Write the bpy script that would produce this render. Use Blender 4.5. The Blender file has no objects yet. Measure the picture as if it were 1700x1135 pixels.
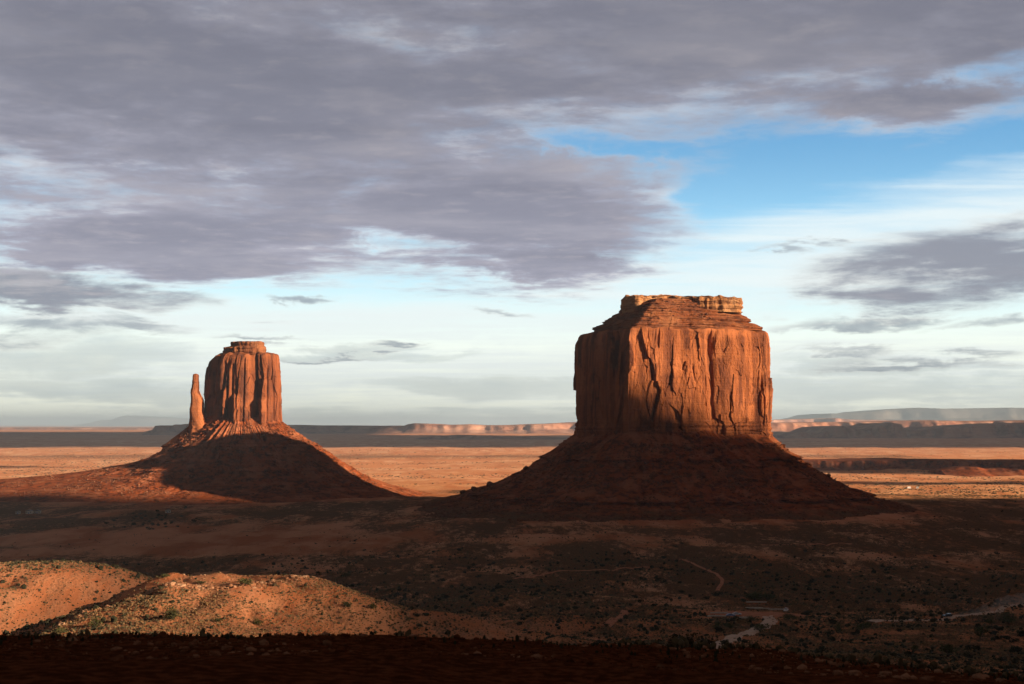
import bpy, math, random
import numpy as np
from mathutils import Vector

random.seed(7)
RNG = np.random.default_rng(11)
SC = bpy.context.scene
COL = SC.collection

# ------------------------------------------------------------------ camera
F = 2400.0            # focal length in photo pixels (1700 wide)
CX, HY = 850.0, 704.0  # centre column and eye-level row of the photo
cam = bpy.data.cameras.new("camera")
cam.sensor_width = 36.0
cam.lens = 36.0 * F / 1700.0
cam.shift_y = (HY - 567.5) / 1700.0
cam.clip_start = 0.5
cam.clip_end = 500000.0
cam.dof.use_dof = True
cam.dof.focus_distance = 1400.0
cam.dof.aperture_fstop = 3.2
camo = bpy.data.objects.new("camera", cam)
COL.objects.link(camo)
camo.rotation_euler = (math.radians(90), 0, 0)
SC.camera = camo

# ------------------------------------------------------------------ light
AZ, EL = math.radians(62.0), math.radians(15.0)   # sun: right and behind
SH = np.array([math.sin(AZ), -math.cos(AZ)])       # ground direction to the sun
TE = math.tan(EL)
sd = Vector((SH[0] * math.cos(EL), SH[1] * math.cos(EL), math.sin(EL)))
sun = bpy.data.lights.new("sun", 'SUN')
sun.energy = 5.0
sun.angle = math.radians(0.5)
sun.color = (1.0, 0.76, 0.52)
suno = bpy.data.objects.new("sun", sun)
COL.objects.link(suno)
suno.rotation_euler = sd.to_track_quat('Z', 'Y').to_euler()

SC.view_settings.view_transform = 'Standard'
SC.view_settings.look = 'None'
SC.view_settings.exposure = 1.3
SC.view_settings.gamma = 1.0
SC.view_settings.use_curve_mapping = False
SC.cycles.max_bounces = 4
SC.cycles.diffuse_bounces = 2
SC.cycles.volume_bounces = 0
SC.cycles.use_denoising = True


# ------------------------------------------------------------------ node maths
class G:
    """small expression helper: builds Math nodes from python operators"""
    def __init__(self, nt):
        self.nt = nt
    def val(self, sock):
        return E(self, sock)
    def math(self, op, a, b=None, c=None, clamp=False):
        n = self.nt.nodes.new('ShaderNodeMath'); n.operation = op; n.use_clamp = clamp
        for i, v in enumerate((a, b, c)):
            if v is None: continue
            if isinstance(v, E): self.nt.links.new(v.s, n.inputs[i])
            else: n.inputs[i].default_value = float(v)
        return E(self, n.outputs[0])
    def vec(self, x, y, z):
        n = self.nt.nodes.new('ShaderNodeCombineXYZ')
        for i, v in enumerate((x, y, z)):
            if isinstance(v, E): self.nt.links.new(v.s, n.inputs[i])
            else: n.inputs[i].default_value = float(v)
        return E(self, n.outputs[0])
    def noise(self, vec, scale=1.0, detail=4.0, rough=0.5, lac=2.0, dist=0.0):
        n = self.nt.nodes.new('ShaderNodeTexNoise')
        self.nt.links.new(vec.s, n.inputs['Vector'])
        n.inputs['Scale'].default_value = scale; n.inputs['Detail'].default_value = detail
        n.inputs['Roughness'].default_value = rough; n.inputs['Lacunarity'].default_value = lac
        n.inputs['Distortion'].default_value = dist
        return E(self, n.outputs[0])
    def smooth(self, v, lo, hi, a=0.0, b=1.0):
        n = self.nt.nodes.new('ShaderNodeMapRange'); n.interpolation_type = 'SMOOTHSTEP'
        self.nt.links.new(v.s, n.inputs[0])
        for i, q in enumerate((lo, hi, a, b)): n.inputs[i + 1].default_value = q
        return E(self, n.outputs[0])
    def mix(self, f, a, b, mode='MIX'):
        n = self.nt.nodes.new('ShaderNodeMix'); n.data_type = 'RGBA'; n.blend_type = mode
        n.clamp_result = False
        for i, v in ((0, f), (6, a), (7, b)):
            if isinstance(v, E): self.nt.links.new(v.s, n.inputs[i])
            elif i == 0: n.inputs[0].default_value = float(v)
            else: n.inputs[i].default_value = (v[0], v[1], v[2], 1.0)
        return E(self, n.outputs[2])
    def ramp(self, f, stops):
        n = self.nt.nodes.new('ShaderNodeValToRGB'); r = n.color_ramp
        while len(r.elements) < len(stops): r.elements.new(0.5)
        for e, (p, c) in zip(r.elements, stops):
            e.position = p; e.color = (c[0], c[1], c[2], 1.0)
        self.nt.links.new(f.s, n.inputs[0])
        return E(self, n.outputs[0])


class E:
    def __init__(self, g, s): self.g = g; self.s = s
    def __add__(self, o): return self.g.math('ADD', self, o)
    __radd__ = __add__
    def __sub__(self, o): return self.g.math('SUBTRACT', self, o)
    def __rsub__(self, o): return self.g.math('SUBTRACT', o, self)
    def __mul__(self, o): return self.g.math('MULTIPLY', self, o)
    __rmul__ = __mul__
    def __truediv__(self, o): return self.g.math('DIVIDE', self, o)
    def max(self, o): return self.g.math('MAXIMUM', self, o)
    def min(self, o): return self.g.math('MINIMUM', self, o)
    def clamp(self): return self.g.math('ADD', self, 0.0, clamp=True)


def lin(r, g, b):
    f = lambda v: (v / 255 / 12.92) if v / 255 <= 0.04045 else ((v / 255 + 0.055) / 1.055) ** 2.4
    return (f(r), f(g), f(b))


# ------------------------------------------------------------------ sky
W = bpy.data.worlds.new("World")
SC.world = W
W.use_nodes = True
W.cycles.sampling_method = 'MANUAL'
W.cycles.sample_map_resolution = 512
nt = W.node_tree
nt.nodes.clear()
g = G(nt)
out = nt.nodes.new('ShaderNodeOutputWorld')
bg = nt.nodes.new('ShaderNodeBackground')
SKY_STRENGTH = 0.05
bg.inputs[1].default_value = SKY_STRENGTH
nt.links.new(bg.outputs[0], out.inputs[0])
sky = nt.nodes.new('ShaderNodeTexSky')
sky.sky_type = 'NISHITA'
sky.sun_disc = False
sky.sun_elevation = EL
sky.sun_rotation = math.pi - AZ
sky.altitude = 1500.0
sky.air_density = 1.0
sky.dust_density = 0.6
sky.ozone_density = 1.6

KS = 1.0 / (SKY_STRENGTH * 2 ** SC.view_settings.exposure)   # displayed linear value -> sky units


def sk(r, g_, b, m=1.0):
    c = lin(r, g_, b)
    return (c[0] * KS * m, c[1] * KS * m, c[2] * KS * m)


tc = nt.nodes.new('ShaderNodeTexCoord')
sp = nt.nodes.new('ShaderNodeSeparateXYZ')
nt.links.new(tc.outputs['Generated'], sp.inputs[0])
dx, dy, dz = (E(g, sp.outputs[i]) for i in range(3))
az = g.math('ARCTAN2', dx, dy)          # compass angle from the view axis
el = g.math('ARCSINE', dz)              # height above the horizon


def A(px): return math.atan((px - CX) / F)
def EE(px, row): return math.atan((HY - row) / F * math.cos(A(px)))


# overhead projection of the cloud deck (gives the right foreshortening)
inv = 1.0 / 1.0
den = dz.max(0.0) + 0.045
pxp = dx / den
pyp = dy / den
deckv = g.vec(pxp, pyp, 3.7)
streak = g.vec(pxp * 0.55 + pyp * 0.12, pyp * 1.5, 1.3)
flat = g.vec(az * 9.0, el * 42.0, 0.5)
n_big = g.noise(deckv, 0.85, 8.0, 0.60, 2.1, 0.25)
n_mid = g.noise(deckv, 2.3, 9.0, 0.60, 2.1, 0.15)
n_str = g.noise(streak, 2.0, 8.0, 0.60, 2.1, 0.4)
n_flat = g.noise(flat, 1.0, 8.0, 0.62, 2.1, 0.3)
wob = (n_flat - 0.5) * 0.03
n_rag = g.noise(g.vec(az * 14.0, el * 34.0, 4.2), 1.0, 8.0, 0.62, 2.1, 0.4)
azw = az + (n_big - 0.5) * 0.10 + (n_rag - 0.5) * 0.10
elw = el + wob * 0.5 + (n_rag - 0.5) * 0.028 + (n_big - 0.5) * 0.025


def blob(px, row, rx, ry, tilt=0.0, k=1.0):
    a0, e0 = A(px), EE(px, row)
    u = azw - a0
    v = elw - e0
    if tilt:
        v = v - u * tilt
    u = u * (F / rx); v = v * (F / ry)
    return (1.0 - (u * u + v * v)) * k


def blobs(lst):
    r = None
    for b in lst:
        e = blob(*b)
        r = e if r is None else g.math('SMOOTH_MAX', r, e, 0.25)
    return r


# the main deck: one big sheet over the upper left and overhead with a wedge of clear sky on the right
deck = blobs([
    (250, 130, 950, 310), (860, -10, 860, 262), (1430, -25, 640, 228, 0.02), (800, 340, 340, 140, -0.03),
    (300, 390, 440, 80, -0.03), (880, 436, 230, 40, -0.03), (1520, 165, 200, 44, 0.05),
])
over = g.smooth(el, 0.40, 0.56) * 1.6 - 0.6      # the sheet closes overhead
side = g.smooth(g.math('ABSOLUTE', az), 0.50, 0.85) * 1.6 - 0.6   # and, unseen, is added round the sides and behind
deck = g.math('SMOOTH_MAX', deck, over, 0.2)
deck = g.math('SMOOTH_MAX', deck, side, 0.2)
hole = blobs([(690, 393, 120, 24), (1640, 125, 180, 34, 0.25), (1000, 240, 150, 24, -0.15)])
n_fine = g.noise(deckv, 7.0, 7.0, 0.62, 2.1, 0.2)
deckd = deck + 0.10 + (n_big - 0.5) * 1.6 + (n_mid - 0.5) * 1.0 + (n_flat - 0.5) * 0.45 + (n_fine - 0.5) * 0.9 - g.smooth(hole + (n_rag - 0.5) * 3.0 + (n_big - 0.5) * 1.5, -0.4, 1.2) * 0.5
a_deck = g.smooth(deckd, -0.25, 0.80)

small = blobs([(1660, 430, 320, 70, 0.10), (70, 478, 220, 42, -0.06)])
smalld = small + (n_flat - 0.5) * 2.4 + (n_mid - 0.5) * 1.3 + 0.30
a_small = g.smooth(smalld, 0.0, 1.25)
# little lens-shaped scraps
scrap = blobs([
    (1470, 531, 140, 13), (1640, 538, 100, 10, 0.1), (800, 525, 70, 9, -0.03), (190, 541, 130, 17, -0.02), (40, 545, 130, 24),
    (440, 558, 80, 7), (660, 572, 70, 6), (1400, 586, 130, 10), (480, 500, 80, 8), (560, 590, 90, 5), (1560, 600, 200, 10), (1350, 400, 60, 8)])
scrapd = scrap + (n_flat - 0.5) * 3.0 + 0.15
a_scrap = g.smooth(scrapd, -0.1, 1.5) * 0.85

# low stratus bars near the horizon
bars = blobs([(90, 592, 280, 34, -0.02), (820, 640, 260, 20), (1490, 606, 330, 20), (1450, 650, 420, 30),
              (140, 650, 300, 26), (600, 585, 240, 12), (700, 690, 600, 16)])
barsd = bars + (n_flat - 0.5) * 2.8
a_bars = g.smooth(barsd, -0.2, 1.2) * 0.75

# thin high cirrus veil, whiter toward the right and low down
veil = blobs([(1550, 370, 520, 75, 0.14), (1350, 450, 500, 70, 0.06), (600, 535, 700, 35), (850, 620, 1500, 60)])
veild = veil + (n_str - 0.5) * 2.6
a_veil = g.smooth(veild, -0.5, 1.4) * 0.85

# clear sky: the Nishita sky tinted toward the blue-to-cream of the evening
skyc = E(g, sky.outputs[0])
grad = g.smooth(el, 0.0, 0.21)
tint = g.ramp(grad, [(0.0, sk(238, 240, 222, 1.75)), (0.16, sk(236, 243, 231, 1.5)), (0.42, sk(196, 232, 243, 1.32)),
                     (0.75, sk(140, 198, 232, 1.3)), (1.0, sk(98, 163, 212, 1.18))])
clear = g.mix(0.85, skyc, tint)

c = g.mix(a_veil, clear, sk(228, 236, 236, 1.22))
shade_b = g.mix(g.smooth(n_flat, 0.3, 0.7), sk(172, 188, 194, 1.15), sk(214, 220, 212, 1.25))
c = g.mix(a_bars, c, shade_b)
ss = g.smooth(smalld + (n_flat - 0.5) * 1.0, 0.15, 1.1)
c = g.mix(a_scrap, c, g.mix(g.smooth(scrapd, 0.1, 1.3), sk(212, 210, 206, 1.1), sk(150, 160, 172)))
c = g.mix(a_small * 0.95, c, g.mix(ss, sk(222, 214, 206, 1.15), sk(142, 145, 160)))
fold = g.noise(g.vec(pxp * 0.8, pyp * 1.7, 8.0), 0.9, 7.0, 0.52, 2.1, 0.25)
sd_ = deckd * 0.85 + (n_flat - 0.5) * 0.6 + (n_big - 0.5) * 0.5 + (n_mid - 0.5) * 0.7
dens = g.smooth(sd_, -0.1, 0.95)
dcol = g.ramp(dens, [(0.0, sk(216, 206, 198)), (0.28, sk(178, 174, 178)), (0.6, sk(142, 142, 156)), (1.0, sk(121, 122, 137))])
# folds in the underside
dcol = g.mix(g.smooth(fold, 0.47, 0.70) * 0.50, dcol, sk(152, 150, 160))
dcol = g.mix(g.smooth(fold, 0.28, 0.48, 1.0, 0.0) * 0.45, dcol, sk(102, 103, 118))
dcol = g.mix(g.smooth(n_fine, 0.5, 0.72) * 0.25, dcol, sk(168, 163, 168))
dcol = g.mix(g.smooth(n_fine, 0.28, 0.5, 1.0, 0.0) * 0.22, dcol, sk(104, 105, 120))
dcol = g.mix(g.smooth(n_mid, 0.52, 0.72) * 0.22, dcol, sk(180, 174, 178))
# out of view the added sheet is darkened to keep skylight out of shadows
heavy = g.math('MAXIMUM', g.smooth(el, 0.34, 0.60), g.smooth(g.math('ABSOLUTE', az), 0.45, 0.8))
dcol = g.mix(heavy * 0.9, dcol, sk(79, 71, 67))
lowb = g.smooth(el, 0.09, 0.27, 1.62, 1.06)     # thinner, brighter sheet toward its far edge
vm = nt.nodes.new('ShaderNodeVectorMath'); vm.operation = 'SCALE'
nt.links.new(dcol.s, vm.inputs[0]); nt.links.new(lowb.s, vm.inputs['Scale'])
dcol = E(g, vm.outputs[0])
c = g.mix(a_deck, c, dcol)
nt.links.new(c.s, bg.inputs[0])

# === END SKY

# ------------------------------------------------------------------ numpy noise
def _h(ix, iy, iz, seed):
    with np.errstate(over='ignore'):
        h = (ix.astype(np.uint32) * np.uint32(374761393) + iy.astype(np.uint32) * np.uint32(668265263)
             + iz.astype(np.uint32) * np.uint32(2147483647 - 58) + np.uint32((seed * 974634777) & 0xffffffff))
        h = (h ^ (h >> np.uint32(13))) * np.uint32(1274126177)
        h = (h ^ (h >> np.uint32(16))) * np.uint32(2246822519)
        return h ^ (h >> np.uint32(15))


_GR = np.array([[1, 1, 0], [-1, 1, 0], [1, -1, 0], [-1, -1, 0], [1, 0, 1], [-1, 0, 1], [1, 0, -1], [-1, 0, -1],
                [0, 1, 1], [0, -1, 1], [0, 1, -1], [0, -1, -1], [1, 1, 0], [-1, 1, 0], [0, -1, 1], [0, -1, -1]], dtype=np.float64)


def perlin(x, y, z=None, seed=0):
    x = np.asarray(x, dtype=np.float64); y = np.asarray(y, dtype=np.float64)
    flat2 = z is None
    fx0 = np.floor(x); fy0 = np.floor(y)
    ix = fx0.astype(np.int64); iy = fy0.astype(np.int64)
    fx = x - fx0; fy = y - fy0
    if flat2:
        iz = np.zeros_like(ix); fz = np.zeros_like(fx); zs = (0,)
    else:
        z = np.asarray(z, dtype=np.float64) + np.zeros_like(x)
        fz0 = np.floor(z); iz = fz0.astype(np.int64); fz = z - fz0; zs = (0, 1)
    u = fx * fx * fx * (fx * (fx * 6 - 15) + 10); v = fy * fy * fy * (fy * (fy * 6 - 15) + 10)
    w = fz * fz * fz * (fz * (fz * 6 - 15) + 10)
    r = 0.0
    for k in zs:
        for j in (0, 1):
            for i in (0, 1):
                gg = _GR[_h(ix + i, iy + j, iz + k, seed) & np.uint32(15)]
                d = gg[..., 0] * (fx - i) + gg[..., 1] * (fy - j) + gg[..., 2] * (fz - k if not flat2 else 0.35)
                r = r + d * (u if i else 1 - u) * (v if j else 1 - v) * ((w if k else 1 - w) if not flat2 else 1.0)
    return r


def fbm(x, y, z=None, o=4, seed=0, gain=0.5, lac=2.03):
    a, s, t = 1.0, 0.0, 0.0
    for i in range(o):
        s = s + a * perlin(x, y, z, seed + i * 17)
        t += a; a *= gain
        x = x * lac; y = y * lac
        if z is not None: z = z * lac
    return s / t


def ridged(x, y, z=None, o=3, seed=0):
    a, s, t = 1.0, 0.0, 0.0
    for i in range(o):
        s = s + a * (1 - np.abs(perlin(x, y, z, seed + i * 31)) * 2)
        t += a; a *= 0.5
        x = x * 2.1; y = y * 2.1
        if z is not None: z = z * 2.1
    return s / t


def sstep(a, b, v):
    t = np.clip((v - a) / (b - a), 0, 1)
    return t * t * (3 - 2 * t)


def px2x(px, Y): return (px - CX) / F * Y
def row2z(row, Y): return (HY - row) / F * Y


# ------------------------------------------------------------------ object helpers
def mesh_obj(name, V, faces, mat=None, parent=None, smooth=False, quads=None):
    me = bpy.data.meshes.new(name)
    V = np.ascontiguousarray(V, dtype=np.float32).reshape(-1, 3)
    if quads is not None:
        Q = np.ascontiguousarray(quads, dtype=np.int32)
        k = Q.shape[1]
        me.vertices.add(len(V)); me.vertices.foreach_set('co', V.ravel())
        me.loops.add(Q.size); me.loops.foreach_set('vertex_index', Q.ravel())
        me.polygons.add(len(Q))
        me.polygons.foreach_set('loop_start', np.arange(0, Q.size, k, dtype=np.int32))
        me.polygons.foreach_set('loop_total', np.full(len(Q), k, dtype=np.int32))
    else:
        me.from_pydata([tuple(v) for v in V.tolist()], [], faces)
    me.update(calc_edges=True)
    me.polygons.foreach_set('use_smooth', np.full(len(me.polygons), smooth, dtype=bool))
    if mat: me.materials.append(mat)
    o = bpy.data.objects.new(name, me)
    COL.objects.link(o)
    if parent: o.parent = parent
    return o


def attr(o, name, vals):
    a = o.data.attributes.new(name, 'FLOAT', 'POINT')
    a.data.foreach_set('value', np.ascontiguousarray(vals, dtype=np.float32).ravel())


def grid_quads(nr, nc, wrap=False, flip=False):
    r = np.arange(nr - 1)[:, None]; c = np.arange(nc if wrap else nc - 1)[None, :]
    c2 = (c + 1) % nc
    q = np.stack([r * nc + c, r * nc + c2, (r + 1) * nc + c2, (r + 1) * nc + c], -1).reshape(-1, 4)
    return q[:, ::-1] if flip else q


def thing(name, label, cat, loc=(0, 0, 0), group=None):
    o = bpy.data.objects.new(name, None); COL.objects.link(o)
    o.empty_display_size = 1.0
    o.location = loc
    return tag(o, label, cat, group)


def tag(o, label, cat, group=None):
    o['label'] = label; o['category'] = cat
    if group: o['group'] = group
    return o


def kind(o, k):
    o['kind'] = k
    return o


def copy_tree(o, parent=None):
    c = o.copy(); COL.objects.link(c)
    if parent is not None: c.parent = parent
    for ch in list(o.children): copy_tree(ch, c)
    return c


# ------------------------------------------------------------------ materials
def new_mat(name, rough=0.95):
    m = bpy.data.materials.new(name); m.use_nodes = True
    nt = m.node_tree; nt.nodes.clear()
    o = nt.nodes.new('ShaderNodeOutputMaterial'); b = nt.nodes.new('ShaderNodeBsdfPrincipled')
    b.inputs['Roughness'].default_value = rough
    b.inputs['Specular IOR Level'].default_value = 0.0
    nt.links.new(b.outputs[0], o.inputs[0])
    return m, G(nt), b


def obj_co(g):
    t = g.nt.nodes.new('ShaderNodeTexCoord')
    s = g.nt.nodes.new('ShaderNodeSeparateXYZ')
    g.nt.links.new(t.outputs['Object'], s.inputs[0])
    return [E(g, s.outputs[i]) for i in range(3)]


def at(g, name):
    n = g.nt.nodes.new('ShaderNodeAttribute'); n.attribute_name = name
    return E(g, n.outputs['Fac'])


def set_bump(g, b, h, strength=0.5, dist=1.0):
    n = g.nt.nodes.new('ShaderNodeBump')
    n.inputs['Strength'].default_value = strength; n.inputs['Distance'].default_value = dist
    g.nt.links.new(h.s, n.inputs['Height']); g.nt.links.new(n.outputs[0], b.inputs['Normal'])


def rock_mat(name, base, dark, pale, vert=0.12, band=0.25, size=1.0, bump=0.6):
    m, g, b = new_mat(name)
    x, y, z = obj_co(g)
    v = g.vec(x * (0.10 / size), y * (0.10 / size), z * (0.10 * vert / size))
    n1 = g.noise(v, 0.55, 8.0, 0.64)
    n2 = g.noise(g.vec(x * (0.022 / size), y * (0.022 / size), z * (0.022 / size)), 1.0, 6.0, 0.6)
    nb = g.noise(g.vec(x * 0.004, y * 0.004, z * (0.16 / min(size, 3.0))), 1.0, 6.0, 0.65)
    c = g.mix(g.smooth(n1, 0.47, 0.60), base, dark)
    c = g.mix(g.smooth(n2, 0.48, 0.62) * 0.8, c, pale)
    c = g.mix(g.smooth(nb, 0.5, 0.72) * band, c, dark)
    if vert < 0.2:      # desert varnish hanging down the wall
        ns = g.noise(g.vec(x * 0.085, y * 0.085, z * 0.006), 1.0, 6.0, 0.66)
        c = g.mix(g.smooth(ns, 0.50, 0.62) * 0.62, c, dark)
        c = g.mix(g.smooth(ns, 0.30, 0.42, 1.0, 0.0) * 0.45, c, pale)
    nf = g.noise(g.vec(x * 0.5, y * 0.5, z * 0.35), 1.0 / size, 5.0, 0.65)
    c = g.mix(g.smooth(nf, 0.55, 0.75) * 0.35, c, dark)
    g.nt.links.new(c.s, b.inputs['Base Color'])
    set_bump(g, b, n1 * 1.2 + nf * 1.0, bump, 2.0 * size)
    return m


R_BASE = (0.285, 0.095, 0.037); R_DARK = (0.115, 0.040, 0.022); R_PALE = (0.37, 0.130, 0.052)
M_CLIFF = rock_mat('red_sandstone', R_BASE, R_DARK, R_PALE)
M_CLIFFD = rock_mat('varnished_sandstone', (0.215, 0.068, 0.029), (0.085, 0.032, 0.020), (0.30, 0.100, 0.040))
M_LEDGE = rock_mat('bedded_sandstone', (0.20, 0.066, 0.028), (0.11, 0.042, 0.024), (0.27, 0.11, 0.05), vert=4.0, band=0.6)
M_CAP = rock_mat('pale_caprock', (0.34, 0.155, 0.066), (0.14, 0.060, 0.032), (0.40, 0.22, 0.11), vert=3.0, band=0.5)
M_TALUS = rock_mat('red_talus', (0.26, 0.070, 0.026), (0.10, 0.032, 0.016), (0.34, 0.125, 0.062), vert=1.6, band=0.55, size=0.6, bump=1.0)


def foot_blend(m):
    nt = m.node_tree; b = nt.nodes['Principled BSDF']; gg = G(nt)
    src = b.inputs['Base Color'].links[0].from_socket
    x, y, z = obj_co(gg)
    n = gg.noise(gg.vec(x * 0.035, y * 0.035, z * 0.1), 1.0, 7.0, 0.65)
    n2 = gg.noise(gg.vec(x * 0.35, y * 0.35, z * 0.35), 1.0, 4.0, 0.6)
    f = gg.smooth(z + (n - 0.5) * 46.0, 22.0, 4.0)
    c = gg.mix(f, E(gg, src), gg.mix(gg.smooth(n2, 0.4, 0.6), (0.20, 0.098, 0.048), (0.10, 0.060, 0.034)))
    nt.links.new(c.s, b.inputs['Base Color'])


M_TFOOT = rock_mat('red_talus_slope', (0.26, 0.070, 0.026), (0.10, 0.032, 0.016), (0.34, 0.125, 0.062), vert=1.6, band=0.55, size=0.6, bump=1.0)
foot_blend(M_TFOOT)
M_BOULDER = rock_mat('boulder_rock', (0.17, 0.066, 0.034), (0.10, 0.04, 0.022), (0.25, 0.12, 0.07), vert=1.0, band=0.2, size=0.2)
M_MESA = rock_mat('far_sandstone', (0.40, 0.19, 0.12), (0.24, 0.105, 0.07), (0.52, 0.29, 0.20), vert=0.3, band=0.7, size=9.0, bump=0.6)
M_MOUNT = rock_mat('far_mountain', (0.13, 0.12, 0.11), (0.10, 0.10, 0.10), (0.26, 0.23, 0.20), vert=0.5, band=0.3, size=30.0, bump=0.4)

# ------------------------------------------------------------------ terrain
_D = np.array([0, 12, 20, 26, 30, 34, 40, 50, 80, 150, 250, 300, 400, 500, 600, 750, 900, 1100, 1400, 1900, 3000, 7000, 20000, 400000.])
_Z = np.array([-1.7, -2.75, -3.55, -4.25, -4.75, -5.6, -8.5, -15, -27, -36, -45, -51, -62.5, -75.5, -84.5, -98, -107, -114.5, -118.5, -120.5, -122, -122, -122, -122.])
_lt = np.linspace(math.log(1.0), math.log(400000.), 4000)
_bt = np.interp(np.exp(_lt), _D, _Z)
_k = np.exp(-0.5 * (np.arange(-60, 61) / 22.0) ** 2); _k /= _k.sum()
_bt = np.convolve(np.pad(_bt, 60, mode='edge'), _k, 'valid')


def ell(x, y, cx, cy, rx, ry, rot=0.0, p=2.0):
    c, s = math.cos(rot), math.sin(rot)
    u = ((x - cx) * c + (y - cy) * s) / rx; v = (-(x - cx) * s + (y - cy) * c) / ry
    return np.exp(-(u * u + v * v) ** (p / 2) * 1.0)


ROADS = []     # (points, half width) filled below


def terrain(x, y, detail=True):
    d = np.hypot(x, y) + 1e-6
    z = np.interp(np.log(np.maximum(d, 1.0)), _lt, _bt)
    f = np.clip(y / d, 0, 1)
    near = np.clip(1 - d / 120, 0, 1)
    z = z + (-0.028 * x - 0.012 * np.maximum(x - 3, 0) ** 2 * (d < 60)) * near * (y > -5)
    # behind the camera the rim stays high and an added, unseen bluff keeps the sun off it
    back = sstep(20, -60, y - 0.3 * np.abs(x) * 0)
    z = z * (1 - back) + (-1.7 - 0.004 * d) * back
    z = z + 62 * ell(x, y, 92, -18, 110, 34, math.atan2(0.857, 0.515), 3.0)
    z = z + 24 * ell(x, y, -120, -210, 200, 120)
    # near hill (sunlit) and the one behind it on the left
    wx = x + 9 * perlin(x / 45, y / 60, seed=5); wy = y + 14 * perlin(x / 40, y / 50, seed=6)
    z = z + 20.0 * ell(wx, wy, -90, 424, 52, 62, 0.10, 3.0) + 1.0 * ell(wx, wy, -64, 428, 22, 30) + 8 * ell(wx, wy, -25, 410, 50, 50) - 2.0 * ell(wx, wy, -105, 375, 12, 26) + 5.5 * ell(wx, wy, -108, 432, 24, 36, 0.3)
    hm = ell(x, y, -85, 405, 80, 85, 0, 3)
    z = z + hm * (2.6 * fbm(x / 26, y / 34, o=3, seed=21) - 1.3 * np.maximum(ridged(x / 24 + y / 40, y / 45, o=3, seed=22) - 0.55, 0) * 2.2)
    z = z + 5.0 * ell(wx, wy, -112, 345, 46, 40, 0.0, 2.4)
    z = z - 9.0 * ell(wx, wy, -160, 460, 34, 60, 0.2, 2.0)
    z = z + 30.0 * ell(wx, wy, -205, 585, 90, 60, 0.15, 2.6)
    z = z + 8.0 * ell(wx, wy, -300, 520, 80, 70, 0.0, 2.0)
    # ground around the parking circle and small rises on the right
    z = z + 3.5 * ell(wx, wy, 40, 620, 60, 40) + 4.0 * ell(wx, wy, 230, 560, 70, 60)
    # long lobed ridge at the left foot of the mitten
    z = z + 10 * ell(x, y, 215, 1960, 420, 380, 0, 2.0) + 6 * ell(x, y, -454, 2420, 380, 300)
    if detail:
        flt = 1 - 0.85 * ell(x, y, 122, 735, 50, 55, 0, 4)
        far = sstep(420, 1200, d)
        z = z + flt * far * (4.0 * fbm(x / 420, y / 420, o=3, seed=40)) * (1 - 0.5 * sstep(3000, 9000, d))
        z = z + sstep(2600, 5000, d) * 5.5 * (np.maximum(ridged(x / 700, y / 420, o=3, seed=44) - 0.35, 0)) * 2.0
        mid = flt * sstep(200, 330, d) * (1 - sstep(3000, 6000, d))
        z = z + mid * 3.2 * fbm(x / 80, y / 80, o=4, seed=41)
        gl = ridged(x / 120, y / 160, o=3, seed=46)
        z = z - mid * (1 - sstep(1300, 2200, d)) * 3.6 * np.maximum(gl - 0.55, 0) * 3
        z = z + sstep(220, 300, d) * (1 - sstep(1200, 2500, d)) * (0.55 * fbm(x / 9, y / 9, o=3, seed=42))
        z = z + (1 - sstep(45, 70, d)) * (0.10 * fbm(x / 1.6, y / 1.6, o=4, seed=43) + 0.16 * perlin(x / 5, y / 5, seed=48) + 0.22 * fbm(x / 3.2, y / 30, o=4, seed=49) * sstep(22, 29, d)) * sstep(4, 10, d)
    return z


def hit(px, row, dmin=200.0, dmax=6000.0):
    """where the view ray of a photo pixel meets the ground"""
    Y = np.exp(np.linspace(math.log(dmin), math.log(dmax), 2600))
    x = px2x(px, Y); z = row2z(row, Y)
    t = terrain(x, Y)
    k = np.argmax(z < t)
    return float(x[k]), float(Y[k]), float(t[k])


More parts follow.
